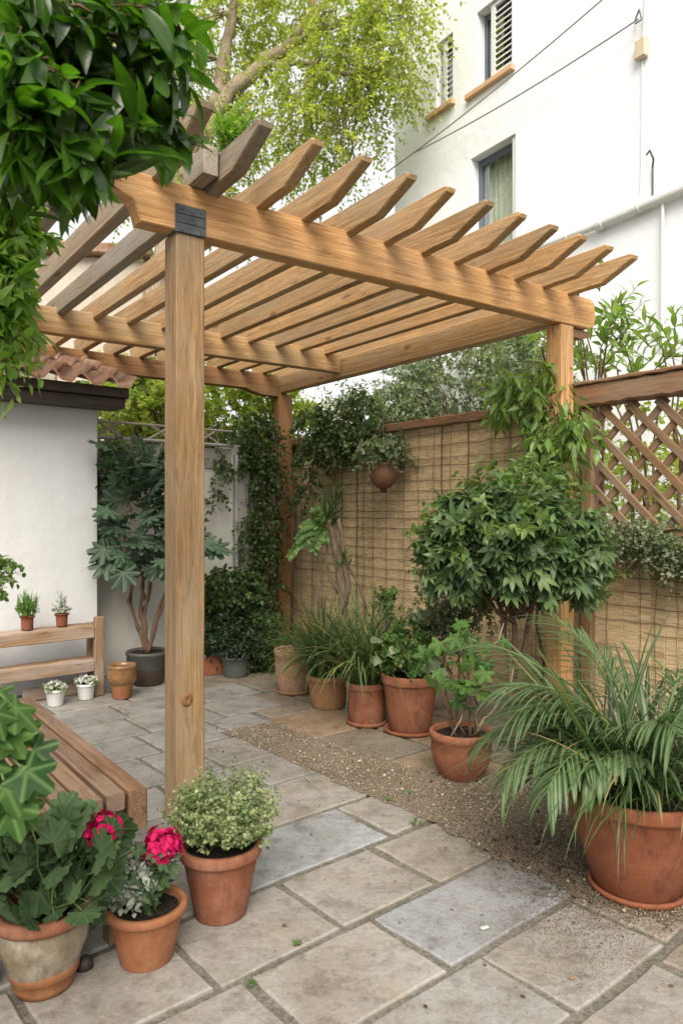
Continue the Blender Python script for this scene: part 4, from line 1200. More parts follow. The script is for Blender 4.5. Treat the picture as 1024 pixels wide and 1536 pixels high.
# --- tall terracotta pot with parsley-like plant and round leaves
root, c, rb, rr, H, rg = potted('potted_herb', 'tall terracotta pot on a saucer with feathery herb and round grey-green leaves', 'potted plant', pot_fit(615, 1106, 62, 88, 1022), prof_classic, 'terra', sdrop=.03, z0=.012)
saucer(c * (1, 1, 0), rb * 1.3, 'terracotta saucer under the tall herb pot', 'terra')
Lv = Leaves(); P, D = blob(rg, c + Z * (H + .16), (.19, .18, .17), 150, .35, 7, .3, -.6)
tri = twigs(Lv, rg, T_TINYW, P, D, .10, 16, .028, 1.0, .0, .15); mb = MB(); twig_mesh(mb, (np.repeat((c + Z * (H - .02))[None], 50, 0), (P[:50] + c + Z * H) / 2, P[:50]), .0025); mb.build('stem', M['stem_green'], root); Lv.build('foliage', M['parsley'], root)
Lv = Leaves(); A = np.array([at(a, b, c[1] - .16 + rg.uniform(-.03, .03)) for a, b in ((572, 957), (590, 985), (570, 993), (560, 978), (598, 970), (646, 968), (640, 985), (655, 992), (632, 995), (662, 1003))])
Lv.add(T_ROUND, A + rg.normal(0, .01, A.shape), rg.normal(0, .35, A.shape) + v3(-.2, -.3, -.1), v3(0, -.6, .9) + rg.normal(0, .3, A.shape), rg.uniform(.07, .105, len(A)), rg.uniform(.3, 1, len(A))); Lv.build('round_leaves', M['olive'], root)
mb = MB()
for q in A: tube(mb, bend(c + Z * (H - .02), q, 5, .006, rg, -.05), .003, .002, 5)
mb.build('leaf_stalk', M['stem_green'], root)

# --- grass pots
def grass_pot(lab, fit, mat, n, L, gm, wmul=1.15, z0=0.0, lean=None, prof=prof_classic):
    root, c, rb, rr, H, rg = potted('potted_grass', lab, 'potted plant', fit, prof, mat, sdrop=.02, z0=z0, group='pots of long dark grass by the bamboo fence')
    Lv = Leaves()
    for k in range(n):
        a = rg.uniform(0, 6.283) if lean is None or rg.random() < .55 else lean + rg.normal(0, .6)
        Lv.strap(c + v3(rg.normal(0, rr * .35), rg.normal(0, rr * .35), H - .02), a, R(rg.uniform(40, 88)), L * rg.uniform(.55, 1.15), R(rg.uniform(25, 140)), rg.uniform(.006, .012) * wmul, rg.random(), 9, .25)
    Lv.build('foliage', M[gm], root)
    return c, rb
c, rb = grass_pot('terracotta pot with a foot band holding upright dark grass, left of the tall herb pot', pot_fit(550, 1093, 54, 64, 1032), 'terra', 380, .70, 'grass', z0=.012)
saucer(c * (1, 1, 0), rb * 1.15, 'small terracotta saucer under the upright dark grass pot', 'terra', .03)
grass_pot('tan clay pot half hidden by its drooping grass, beside the coarse clay pot', pot_fit(492, 1066, 50, 66, 1018), 'terra_tan', 380, .66, 'grass', lean=R(215))
root, c, rb, rr, H, rg = potted('clay_pot', 'coarse ribbed clay pot standing at the foot of the far pergola post', 'pot', pot_fit(441, 1044, 48, 60, 981), prof_barrel, 'coarse', wob=.02, sdrop=.10, z0=.012)
saucer(c * (1, 1, 0), rb * 1.15, 'pale clay saucer under the coarse ribbed pot', 'terra_tan', .028)
Lv = Leaves(); 
for k in range(60): Lv.strap(c + v3(rg.normal(.04, .06), rg.normal(.05, .06), H - .1), R(rg.uniform(-60, 70)), R(rg.uniform(45, 85)), rg.uniform(.2, .42), R(rg.uniform(20, 110)), .007, rg.random(), 8, .2)
Lv.build('grass', M['grass'], root)

# --- pots by the old wall
root, c, rb, rr, H, rg = potted('glazed_pot', 'brown glazed urn on a bare terracotta foot beside the wooden rack', 'pot', pot_fit(183, 1050, 28, 42, 1001), lambda rb, rr, H: [(rb * 1.13, H * .40), (rr * 1.0, H * .52), (rr * 1.02, H * .68), (rr * .93, H * .86), (rr * .96, H * .90), (rr * 1.02, H * .94), (rr * 1.0, H), (rr * .84, H), (rr * .8, H * .9), (rr * .8, H * .6)], 'glaze', sdrop=.06)
mb = MB(); lathe(mb, [(.001, .0), (rb * .95, 0), (rb, .006), (rb * 1.14, H * .41)], c, 40); mb.build('foot', M['terra_orange'], root, smooth=True)

root, c, rb, rr, H, rg = potted('potted_fatsia', 'big two-tone dark pot with a bare-stemmed fatsia of large lobed leaves by the old wall', 'potted plant', pot_fit(222, 1031, 44, 64, 982), lambda rb, rr, H: [(rr * .90, H * .50), (rr * .93, H * .52), (rr * .96, H * .9), (rr, H * .92), (rr, H - .006), (rr - .004, H), (rr - .02, H), (rr * .86, H * .6)], 'grey_pot', sdrop=.02)
mb = MB(); lathe(mb, [(.001, 0), (rb * .95, 0), (rb, .008), (rr * .905, H * .51)], c, 40); mb.build('pot_base', M['brown_pot'], root, smooth=True)
base = c + Z * (H - .03); D0 = c[1]
tops = [at(px, py, D0 + dd) for px, py, dd in ((195, 852, -.05), (208, 850, 0), (228, 852, .05), (185, 800, 0), (215, 790, .1), (262, 835, .0), (300, 800, -.02), (240, 760, 0))]
mids = [at(px, py, D0) for px, py in ((203, 930), (211, 905), (216, 925), (203, 930), (211, 905), (232, 935), (235, 930), (216, 925))]
mb = MB()
for m_, t_ in zip(mids, tops): tube(mb, bend(base, m_, 4, .01, rg) + bend(m_, t_, 5, .015, rg)[1:], .017, .009, 8, rough=.08)
mb.build('stem', M['stem'], root, smooth=True)
Lv = Leaves(); n = 150
px = rg.uniform(160, 262, n); py = rg.uniform(672, 850, n)
A = np.array([at(a, b, D0 + rg.uniform(-.26, .14)) for a, b in zip(px, py)]); keep = (px > 150 - (py < 800) * 30) | (py < 820); A = A[keep]
A = np.concatenate([A, [at(a, b, D0 - .05) for a, b in ((318, 812), (312, 822), (326, 820), (308, 805), (300, 812), (290, 800))]])
D = nrm((A - at(205, 790, D0)) * (1, .3, .4)) + rg.normal(0, .35, A.shape) + v3(0, -.6, -.45); N = v3(0, -.7, .85) + rg.normal(0, .35, A.shape)
Lv.add(T_FAT, A, D, N, rg.uniform(.15, .26, len(A)), rg.random(len(A))); Lv.build('foliage', M['fatsia'], root)
P, D = blob(rg, at(192, 712, D0 + .1), (.16, .15, .18), 130, .3, 5, .3); Lv = Leaves(); twigs(Lv, rg, T_TINY, P, D, .14, 10, .04, .9, .2, .2); Lv.build('small_leaves', M['ivy'], root)

for xc, yb, yr, W, lab in ((83, 1061, 1037, 26, 'white enamel bucket of small white flowers, left of the pair under the rack'), (129, 1051, 1028, 25, 'white enamel bucket of small white flowers, right of the pair near the rack post')):
    root, c, rb, rr, H, rg = potted('flower_bucket', lab, 'bucket', pot_fit(xc, yb, W - 3, W + 4, yr), lambda rb, rr, H: [(.001, 0), (rb * .94, 0), (rb, .006), (rr - .008, H - .025), (rr - .006, H - .022), (rr, H - .018), (rr, H - .003), (rr - .004, H), (rr - .010, H), (rb, H * .4)], 'enamel', 'white flower buckets under the rack', .004, .01)
    Lv = Leaves(); P, D = blob(rg, c + Z * (H + .012), (rr * .95, rr * .95, .03), 70, .2, 4, .2, -.2); twigs(Lv, rg, T_ROUND, P, D * (1, 1, .3) + Z * .4, .02, 5, .016, 1, 0, 0); Lv.build('flowers', M['petal_white'], root)
    Lv = Leaves(); P, D = blob(rg, c + Z * (H + .002), (rr, rr, .02), 50, .3, 4, .2, -.3); twigs(Lv, rg, T_TINYW, P, D, .03, 4, .018, 1, .1, .1); Lv.build('foliage', M['parsley'], root)

# small pots standing on the rack
for t_, H_, rb_, rr_, lab, kind in ((.52, .10, .042, .055, 'small terracotta pot with a bushy upright succulent, left of two on the rack', 0), (.77, .095, .04, .056, 'small tilted-looking terracotta pot with a thin sprig, right of two on the rack', 1)):
    cc = rO + U2 * t_ + V2 * .11 + Z * .544
    root, c, rb, rr, H, rg = potted('small_pot', lab, 'potted plant', (cc, rb_, rr_, H_), prof_classic, 'terra_dark', 'small pots standing on the rack', .015, .008)
    Lv = Leaves()
    if kind == 0:
        P, D = blob(rg, c + Z * (H + .035), (.062, .062, .05), 60, .3, 4, .2, -.3); twigs(Lv, rg, T_OV2, P, D + Z * .5, .03, 5, .022, .9, 0, 0)
        for k in range(42): Lv.strap(c + v3(rg.normal(0, .022), rg.normal(0, .022), H), rg.uniform(0, 6.28), R(rg.uniform(62, 88)), rg.uniform(.12, .21), R(rg.uniform(-5, 25)), .018, rg.random(), 6, .3)
        Lv.build('foliage', M['parsley'], root)
    else:
        P, D = blob(rg, c + Z * (H + .02), (.05, .05, .02), 40, .3, 4, .2, -.1); twigs(Lv, rg, T_TINYW, P, D, .03, 5, .018, 1, .1, .1)
        P = c + Z * H + rg.normal(0, .01, (12, 3)); tri = twigs(Lv, rg, T_TINYW, P, Z + rg.normal(0, .32, (12, 3)), .14, 11, .018, .9, .0, .0)
        mb = MB(); twig_mesh(mb, tri, .0016); mb.build('stem', M['stem_green'], root); Lv.build('foliage', M['silver'], root)

# --- dark corner: trough, green pot, bonsai-like and shrubby plants
q = gnd(322, 1013)
root = thing('clay_trough', q, 'small bare clay trough beside the green pot in the dark corner', 'trough')
mb = MB(); aT = v3(.88, .47, 0); bT = v3(-.47, .88, 0)
for o_, A_, B_, la_, lb_ in ((q - aT * .09, aT, bT, .18, .02), (q - aT * .09 + bT * .44, aT, bT, .18, .02), (q - aT * .09 + bT * .02, bT, aT, .42, .02), (q + aT * .07 + bT * .02, bT, aT, .42, .02)):
    obox(mb, o_, A_, Z, B_, la_, .19, lb_, .006)
obox(mb, q - aT * .075 + bT * .015 + Z * .01, aT, bT, Z, .15, .42, .145, .004); mb.build('box', M['terra'], root)
rg = np.random.default_rng(41); Lv = Leaves(); P, D = blob(rg, q + bT * .22 + Z * .27, (.14, .2, .12), 90, .3, 5, .3, -.4); twigs(Lv, rg, T_OV2, P, D, .09, 8, .045, .9, .1, .2); Lv.build('foliage', M['dark_leaf'], root)
stems(root, [(q + bT * .2 + Z * .14, p) for p in P[:14]], .004, .002, 'stem', rg=rg)

root, c, rb, rr, H, rg = potted('potted_succulent', 'squat green glazed pot with dark low foliage in the back corner', 'potted plant', pot_fit(353, 1018, 34, 44, 988), prof_classic, 'green_pot', sdrop=.02)
Lv = Leaves(); P, D = blob(rg, c + Z * (H + .09), (.15, .15, .11), 110, .3, 5, .3, -.4); twigs(Lv, rg, T_OV, P, D, .10, 9, .05, .9, .1, .2); Lv.build('foliage', M['dark_leaf'], root); stems(root, [(c + Z * (H - .03), p) for p in P[:16]], .004, .002, 'stem', rg=rg)

q = at(352, 768, 6.60) * (1, 1, 0)
root = thing('dark_shrub', q, 'dark dense rounded shrub filling the corner below the bonsai-like crown', 'shrub'); rg = np.random.default_rng(43)
Lv = Leaves(); P, D = blob(rg, q + v3(.0, 0, .24), (.32, .3, .22), 220, .45, 7, .3); twigs(Lv, rg, T_OV, P, D, .16, 10, .055, .9, .15, .2); Lv.build('crown', M['dark_leaf'], root); stems(root, [(q, p) for p in P[:22]], .008, .003, 'stem', 'trunk', rg=rg)
q = at(348, 768, 6.75) * (1, 1, 0)
root = thing('bonsai_tree', q, 'small dark bonsai-like tree with a flat leafy crown in the back corner', 'tree'); rg = np.random.default_rng(44)
ce = at(346, 886, 6.72); Lv = Leaves(); P, D = blob(rg, ce, (.20, .18, .17), 170, .4, 6, .3); twigs(Lv, rg, T_OV2, P, D, .12, 9, .055, .9, .1, .2, rspan=.9)
P2, D2_ = blob(rg, at(322, 905, 6.7), (.12, .12, .07), 50, .4, 4, .2); twigs(Lv, rg, T_OV2, P2, D2_, .10, 8, .05, .9, .1, .2); Lv.build('crown', M['ivy'], root)
stems(root, [(q, ce + v3(0, 0, -.1)), (ce + v3(.02, 0, -.35), ce), (ce - Z * .2, at(322, 905, 6.7))], .035, .014, 'stem', 'trunk', .02, 9, rg)
q = at(400, 768, 6.5) * (1, 1, 0)
root = thing('green_shrub', q, 'small bright green shrub low against the far pergola post', 'shrub'); rg = np.random.default_rng(45)
Lv = Leaves(); P, D = blob(rg, q + v3(-.02, 0, .22), (.13, .15, .22), 110, .4, 6, .3); twigs(Lv, rg, T_TINYW, P, D, .16, 12, .045, .9, .2, .3); Lv.build('crown', M['ivy'], root); stems(root, [(q, p) for p in P[:16]], .006, .003, 'stem', 'trunk', rg=rg)
# ------------------------------------------------------------------ climbers, shrubs and trees
# ivy over the corner of the old wall and the far post
q = at(400, 768, 7.35) * (1, 1, 0)
root = thing('ivy', q, 'dark small-leaved ivy cascading down the wall corner and round the far post', 'climber'); rg = np.random.default_rng(51)
Lv = Leaves(); tw = MB()
def hang(cx, cy, d, rx, rz, n, ry=.14, T=T_TINYW, size=.05, L=.22, rb=0, rs=1.0, nl=10, gr=.35, lv=None):
    ce = at(cx, cy, d); P, D = blob(rg, ce, (rx / F * d, ry, rz / F * d), n, .15, 6, .3)
    return twigs(lv or Lv, rg, T, P, D * (1, 1, .4) - Z * .45 + v3(0, -.5, 0), L, nl, size, .9, gr, .45, rbase=rb, rspan=rs)
for a in ((392, 690, 7.3, 17, 60, 90), (396, 790, 7.3, 14, 80, 110), (399, 880, 7.3, 12, 70, 80), (384, 640, 7.4, 24, 34, 70), (362, 690, 7.3, 16, 26, 24), (376, 800, 7.2, 8, 40, 18), (322, 690, 6.95, 13, 30, 34), (330, 650, 7.1, 14, 20, 24), (424, 720, 7.2, 10, 60, 14), (320, 740, 6.9, 8, 26, 12)):
    tri = hang(*a, rs=.8); twig_mesh(tw, tri, .003, 3)
for px in (342, 380, 392, 402, 410): tube(tw, bend(at(px, 980, 7.25), at(px - 6, 640, 7.3), 12, .02, rg), .009, .005, 6)
tw.build('stem', M['stem'], root, smooth=True); Lv.build('foliage', M['ivy'], root)

# wiry climber to the right of the far post
q = fen(3.0, 0, -.12)
root = thing('wiry_climber', q, 'wiry dark-stemmed climber with small leaves between the far post and the hanging pot', 'climber'); rg = np.random.default_rng(52)
Lv = Leaves(); tw = MB()
tube(tw, [at(437, 968, 7.0), at(440, 760, 7.0), at(455, 738, 6.9), at(480, 695, 6.8), at(484, 668, 6.8)], .015, .010, 7, rough=.06); tube(tw, bend(at(440, 760, 7), at(446, 640, 7), 6, .02, rg), .010, .006)
tube(tw, bend(at(484, 680, 6.8), at(520, 610, 6.8), 6, .02, rg), .009, .005); tube(tw, bend(at(446, 650, 7), at(470, 600, 6.9), 6, .02, rg), .008, .004)
for a in ((468, 625, 6.9, 15, 28, 40), (482, 668, 6.8, 20, 20, 44), (462, 690, 6.9, 10, 36, 24), (460, 730, 6.9, 8, 26, 14), (505, 640, 6.8, 16, 22, 34), (535, 605, 6.9, 26, 20, 50), (525, 652, 6.8, 24, 10, 26)):
    tri = hang(*a, L=.18, size=.05, nl=9); twig_mesh(tw, tri, .0028, 2)
tw.build('stem', M['stem'], root, smooth=True); Lv.build('foliage', M['ivy'], root)

# sunlit hedge and shrubs beyond the old wall
for cx, cy, d, rx, rz, n, lab, mt in ((215, 620, 8.0, 85, 60, 420, 'bright yellow-green hedge shrub above the old wall, left of the near post', 'hedge'), (345, 625, 8.4, 95, 64, 520, 'bright yellow-green hedge shrub above the old wall, between the two pergola posts', 'hedge'), (200, 585, 8.6, 60, 30, 160, 'darker green shrub behind the bright hedge beside the tiled eave', 'ivy')):
    q = at(cx, 768, d) * (1, 1, 0); root = thing('hedge_shrub', q, lab, 'shrub', 'shrubs showing over the old wall'); rg = np.random.default_rng(int(cx + cy))
    ce = at(cx, cy, d); Lv = Leaves(); P, D = blob(rg, ce, (rx / F * d, .55, rz / F * d), n, .35, 8, .3)
    tri = twigs(Lv, rg, T_TINYW, P, D + Z * .2, .34, 16, .062, .9, .15, .25); tw = MB(); twig_mesh(tw, tri, .004, 3)
    for p in P[:40]: tube(tw, bend(q + Z * (ce[2] - 1.2) + rg.normal(0, .1, 3), p, 5, .03, rg), .012, .005, 5)
    tube(tw, bend(q, q + Z * (ce[2] - 1.1), 5, .02, rg), .05, .03, 8)
    tw.build('trunk', M['stem'], root, smooth=True); Lv.build('crown', M[mt], root)

# grey-green trees behind the bamboo fence
for cx, cy, d, rx, rz, n, lab in ((690, 585, 9.5, 120, 62, 620, 'broad grey-green small-leaved tree behind the fence, framed by the side beam'), (560, 640, 9.0, 70, 44, 260, 'lower loose grey-green bush behind the fence above the hanging pot'), (780, 560, 8.0, 60, 50, 220, 'grey-green bush behind the fence beside the vine-clad post')):
    q = at(cx, 768, d) * (1, 1, 0); root = thing('background_tree', q, lab, 'tree', 'trees behind the bamboo fence'); rg = np.random.default_rng(int(cx * 3))
    ce = at(cx, cy, d); Lv = Leaves(); P, D = blob(rg, ce, (rx / F * d, .8, rz / F * d), n, .3, 9, .32)
    tri = twigs(Lv, rg, T_TINY, P, D + Z * .1, .40, 18, .065, .9, .12, .2); tw = MB(); twig_mesh(tw, tri, .004, 3)
    for p in P[:30]: tube(tw, bend(q + Z * (ce[2] - .9), p, 5, .04, rg), .016, .006, 5)
    tube(tw, bend(q, q + Z * (ce[2] - .8), 5, .03, rg), .08, .05, 8)
    tw.build('trunk', M['stem'], root, smooth=True); Lv.build('crown', M['olive'], root)

# vine on the right-hand post
q = per(2.75, .25)
root = thing('post_vine', q, 'long-leaved green vine hanging round the sunlit post beside the lattice', 'climber'); rg = np.random.default_rng(53)
Lv = Leaves(); tw = MB(); n = 0
for px, py, d, k in ((810, 560, 4.95, 18), (803, 600, 4.95, 20), (808, 650, 4.85, 20), (852, 615, 4.72, 9), (800, 680, 4.95, 12), (840, 640, 4.7, 12), (770, 570, 5.1, 14), (868, 640, 4.66, 10), (745, 590, 5.2, 10)):
    P = at(px, py, d) + rg.normal(0, .05, (k, 3)); D = rg.normal(0, .5, (k, 3)) - Z * .8 + v3(0, -.25, 0)
    tri = twigs(Lv, rg, T_LONG, P, D, .20, 6, .13, .75, .4, .45); twig_mesh(tw, tri, .003)
for a, b in (((812, 720, 5.0), (812, 520, 5.0)), ((812, 600, 4.9), (850, 630, 4.75)), ((800, 700, 5.0), (780, 580, 5.1)), ((812, 1085, 5.05), (812, 700, 5.0))): tube(tw, bend(at(*a), at(*b), 8, .02, rg), .011, .006, 7)
tw.build('stem', M['stem'], root, smooth=True); Lv.build('foliage', M['oleander'], root)

# oleanders behind the lattice
for cx, cy, d, rx, rz, n, lab in ((880, 510, 5.9, 40, 70, 26, 'oleander with pale green leaf rosettes rising behind the lattice beside the post'), (955, 545, 6.3, 50, 34, 12, 'oleander with long leaves behind the lattice, further right against the white house'), (1015, 525, 5.9, 34, 30, 9, 'oleander sprig behind the lattice at the frame edge')):
    q = at(cx + 20, 768, d) * (1, 1, 0); root = thing('oleander', q, lab, 'shrub', 'oleanders behind the lattice'); rg = np.random.default_rng(int(cx))
    Lv = Leaves(); tw = MB(); P, D = blob(rg, at(cx, cy, d), (rx / F * d, .3, rz / F * d), n, .4, 6, .3)
    tri = twigs(Lv, rg, T_LONG, P, D * (1, 1, .5) + Z * .9, .22, 9, .15, .85, -.15, .0, rbase=.2, rspan=.8); twig_mesh(tw, tri, .005)
    for p in P[::3]: tube(tw, bend(q + Z * 1.3 + rg.normal(0, .05, 3), p, 6, .03, rg), .012, .006, 6)
    tube(tw, bend(q, q + Z * 1.35, 5, .02, rg), .03, .016, 8)
    tw.build('stem', M['stem'], root, smooth=True); Lv.build('foliage', M['oleander'], root)
for cx, cy, d, rx, rz, n, lab in ((950, 700, 6.6, 90, 90, 180, 'pale small-leaved shrub seen through the lattice diamonds'), (1060, 720, 6.2, 60, 110, 70, 'loose pale shrub behind the lattice at the frame edge')):
    q = at(cx, 768, d) * (1, 1, 0); root = thing('lattice_shrub', q, lab, 'shrub', 'shrubs behind the lattice'); rg = np.random.default_rng(int(cx + 5))
    Lv = Leaves(); tw = MB(); P, D = blob(rg, at(cx, cy, d), (rx / F * d, .35, rz / F * d), n, .1, 8, .3)
    tri = twigs(Lv, rg, T_TINYW, P, D - Z * .2, .28, 9, .06, .9, .2, .4, rbase=.1, rspan=.9); twig_mesh(tw, tri, .004, 2); tube(tw, bend(q, at(cx, cy, d), 6, .02, rg), .03, .015, 7)
    tw.build('stem', M['stem'], root, smooth=True); Lv.build('foliage', M['hedge'], root)

# creeper lying along the lower screen under the lattice
q = fen(-.4, 1.3, -.08)
root = thing('creeper', q, 'fine-leaved creeper tumbling over the screen below the lattice', 'climber'); rg = np.random.default_rng(54)
Lv = Leaves(); tw = MB()
for s, z_, n in ((.02, 1.24, 40), (-.12, 1.24, 60), (-.26, 1.25, 70), (-.42, 1.26, 80), (-.58, 1.24, 90), (-.74, 1.2, 90), (-.66, 1.12, 40), (.0, 1.10, 26), (-.9, 1.15, 80)):
    P = fen(s, z_, -.08) + rg.normal(0, 1, (n, 3)) * (.07, .05, .055); tri = twigs(Lv, rg, T_TINYW, P, rg.normal(0, .6, (n, 3)) - Z * .45 + v3(-.4, -.4, 0), .13, 9, .028, .9, .25, .4); twig_mesh(tw, tri, .0022, 2)
pts = [fen(-1.2 + .13 * k, 1.29 + rg.normal(0, .012), -.03) for k in range(11)]; tube(tw, pts, .008, .006)
tw.build('stem', M['stem'], root, smooth=True); Lv.build('foliage', M['olive'], root)

# round bush in front of the fence
q = at(772, 768, 4.30) * (1, 1, 0); ce = at(774, 820, 4.22)
root = thing('round_bush', q, 'large rounded dark green bush of drooping leaf clusters before the bamboo fence', 'bush'); rg = np.random.default_rng(55)
Lv = Leaves(); Ln = Leaves(); tw = MB()
P, D = blob(rg, ce, (.40, .37, .30), 420, .45, 12, .28, -.75)
tri = twigs(Lv, rg, T_HAND, P, D * (1, 1, .7) - Z * .05 + v3(0, -.1, 0), .11, 5, .11, .8, .34, .4); twig_mesh(tw, tri, .003, 3)
P2, D2_ = blob(rg, ce + v3(-.03, -.03, .02), (.40, .37, .37), 200, .75, 9, .25, -.35); sel = (D2_[:, 2] + rg.normal(0, .35, len(D2_)) > .1)
tri = twigs(Ln, rg, T_OV, P2[sel], D2_[sel] + Z * .3, .13, 8, .065, .9, .2, .3); twig_mesh(tw, tri, .002, 4)
Ps = ce + rdir(rg, 22) * v3(.40, .34, .34) * .92; Ps = Ps[Ps[:, 2] > ce[2] - .15]; tri = twigs(Lv, rg, T_HAND, Ps, (Ps - ce) + Z * .25, .24, 6, .085, .8, .2, .15); twig_mesh(tw, tri, .003)
for px, py in ((638, 820), (630, 800), (640, 850), (905, 880), (915, 860), (640, 835)):
    P3 = at(px, py, 4.25) + rg.normal(0, .025, (9, 3)); twigs(Ln, rg, T_OV2, P3, rg.normal(0, .6, (9, 3)), .07, 7, .035, .9, .1, .2)
for p in P[::7]: tube(tw, bend(ce - Z * .35 + rg.normal(0, .04, 3), p, 5, .02, rg), .011, .004, 5)
tube(tw, bend(ce - v3(.15, 0, 0), at(632, 815, 4.25), 6, .015, rg), .006, .003); tube(tw, bend(at(632, 900, 4.25), at(634, 810, 4.25), 5, .01, rg), .004, .002)
tube(tw, bend(q, q + Z * .25, 4, .008, rg), .034, .028, 9, rough=.08)
for a in (-.07, .0, .07): tube(tw, bend(q + Z * .22, ce - Z * .3 + v3(a * 1.5, 0, 0), 8, .015, rg), .020, .014, 8, rough=.08)
tw.build('trunk', M['stem'], root, smooth=True); Lv.build('crown', M['bush'], root); Ln.build('new_growth', M['bush_new'], root)

# grey sprays low against the fence between herb pot and round bush
q = at(680, 768, 4.75) * (1, 1, 0)
root = thing('grey_shrub', q, 'grey-green wispy shrub low against the fence behind the vine bowl', 'shrub'); rg = np.random.default_rng(56)
Lv = Leaves(); tw = MB()
for px, py, n in ((660, 930, 60), (690, 920, 70), (712, 900, 50), (655, 960, 40), (640, 915, 30)):
    P = at(px, py, 4.7) + rg.normal(0, .07, (n, 3)); tri = twigs(Lv, rg, T_TINYW, P, rg.normal(0, .6, (n, 3)) + v3(0, -.3, .1), .13, 8, .035, .9, .1, .2); twig_mesh(tw, tri, .0025, 2)
for px in (660, 690, 710): tube(tw, bend(q, at(px, 915, 4.7), 7, .02, rg), .008, .004)
tw.build('stem', M['stem'], root, smooth=True); Lv.build('foliage', M['olive'], root)
q = at(578, 768, 5.6) * (1, 1, 0)
root = thing('fern', q, 'small bright fern tuft low on the fence behind the grass pots', 'fern'); rg = np.random.default_rng(57)
Lv = Leaves(); P = at(580, 905, 5.5) + rg.normal(0, .03, (26, 3)); tri = twigs(Lv, rg, T_TINYW, P, rdir(rg, 26) + Z * .6, .15, 11, .035, .9, .1, .3); tw = MB(); twig_mesh(tw, tri, .002)
for k in range(6): tube(tw, bend(q + rg.normal(0, .03, 3) * (1, 1, 0), at(578 + rg.normal(0, 8), 905, 5.5), 6, .02, rg), .014, .008, 6)
tw.build('stem', M['bark'], root, smooth=True); Lv.build('foliage', M['parsley'], root)

# rough trunked plant by the fence
q = at(508, 768, 5.85) * (1, 1, 0)
root = thing('tree_fern', q, 'gnarled grey trunk with ferny fronds and spiky rosettes leaning on the bamboo fence', 'tree fern'); rg = np.random.default_rng(58)
tw = MB(); dd = 5.85
tube(tw, [q] + [at(x, y, dd) for x, y in ((512, 940), (514, 890), (508, 850), (500, 810), (494, 780))], .040, .024, 10, rough=.16)
tube(tw, [at(x, y, dd) for x, y in ((512, 930), (522, 880), (516, 840), (512, 800), (505, 770))], .026, .016, 8, rough=.14)
tube(tw, [at(x, y, dd) for x, y in ((516, 900), (496, 870), (488, 840), (492, 812))], .022, .012, 8, rough=.14)
tube(tw, [at(x, y, dd) for x, y in ((552, 925), (540, 880), (526, 855), (516, 845))], .013, .011, 7, rough=.08)
tube(tw, [at(x, y, dd) for x, y in ((478, 930), (478, 880), (476, 830))], .010, .007, 6)
tw.build('trunk', M['bark'], root, smooth=True)
Lv = Leaves()
for k in range(46): Lv.strap(at(490 + rg.normal(0, 6), 786 + rg.normal(0, 6), dd), rg.uniform(0, 6.28), R(rg.uniform(20, 85)), rg.uniform(.16, .30), R(rg.uniform(10, 60)), .022, rg.random(), 7, .3)
for k in range(30): Lv.strap(at(503 + rg.normal(0, 5), 750 + rg.normal(0, 12), dd), rg.uniform(0, 6.28), R(rg.uniform(30, 85)), rg.uniform(.08, .16), R(rg.uniform(10, 60)), .02, rg.random(), 6, .3)
for k in range(20): Lv.strap(at(514 + rg.normal(0, 5), 842 + rg.normal(0, 5), dd - .05), rg.uniform(0, 6.28), R(rg.uniform(10, 80)), rg.uniform(.08, .15), R(rg.uniform(10, 60)), .02, rg.uniform(.5, 1), 6, .3)
Lv.build('rosette', M['grass'], root)
Lf = Leaves()
for x0, y0, x1, y1 in ((485, 800, 432, 838), (485, 798, 445, 812), (488, 800, 452, 795), (485, 805, 470, 830), (485, 795, 468, 770)):
    a, b = at(x0, y0, dd - .05), at(x1, y1, dd - .15); n = 24
    for k in range(n):
        t_ = k / n; p = a * (1 - t_) + b * t_ + Z * .06 * math.sin(math.pi * t_)
        for sd in (1, -1):
            s_ = np.cross(nrm(b - a), v3(0, -.8, .6)) * sd
            Lf.add(T_OV2, p, nrm(b - a) * .5 + s_ + rg.normal(0, .15, 3), v3(0, -.7, .7) + rg.normal(0, .2, 3), .085 * (1 - .5 * t_), rg.random())
Lf.build('fronds', M['parsley'], root)
# small wall plants lower on the fence behind it
# hanging pot
dh = 6.28; q = at(575, 735, dh); cH = at(575, 694, dh)
root = thing('hanging_pot', at(575, 660, dh), 'round brown clay pot hanging from the side beam, trailing plant on top', 'hanging pot'); rg = np.random.default_rng(59)
rr = 22 / F * dh; Hh = (733 - 694) / F * dh
mb = MB(); cb = at(575, 733, dh)
lathe(mb, [(.001, 0), (rr * .42, .006), (rr * .8, Hh * .22), (rr * .98, Hh * .5), (rr, Hh * .66), (rr * .93, Hh * .84), (rr * 1.0, Hh * .88), (rr * 1.02, Hh * .98), (rr * .95, Hh), (rr * .85, Hh), (rr * .8, Hh * .8)], cb, 40, .01)
mb.build('pot', M['hang_clay'], root, smooth=True)
mb = MB(); lathe(mb, [(.001, -.03), (rr * .2, -.03), (rr * .24, -.005), (rr * .2, .004)], cb, 20); mb.build('drain_knob', M['dark'], root, smooth=True)
soil(cb, rr * .84, Hh - .02, root, rg)
mb = MB()
for k in range(3):
    a = k * 2.094 + .4; tube(mb, [cb + v3(rr * .95 * math.cos(a), rr * .95 * math.sin(a), Hh), cb + Z * (Hh + .45)], .0025, sides=5)
tube(mb, [cb + Z * (Hh + .45), v3(cb[0], cb[1], 2.66)], .003, sides=5); mb.build('hanger', M['wire'], root)
Lv = Leaves(); P, D = blob(rg, cb + Z * (Hh + .09), (.17, .15, .10), 90, .3, 5, .3, -.5); tri = twigs(Lv, rg, T_OV2, P, D - Z * .1, .13, 8, .05, .9, .2, .5, rbase=.2, rspan=.8); mb = MB(); twig_mesh(mb, tri, .002, 2)
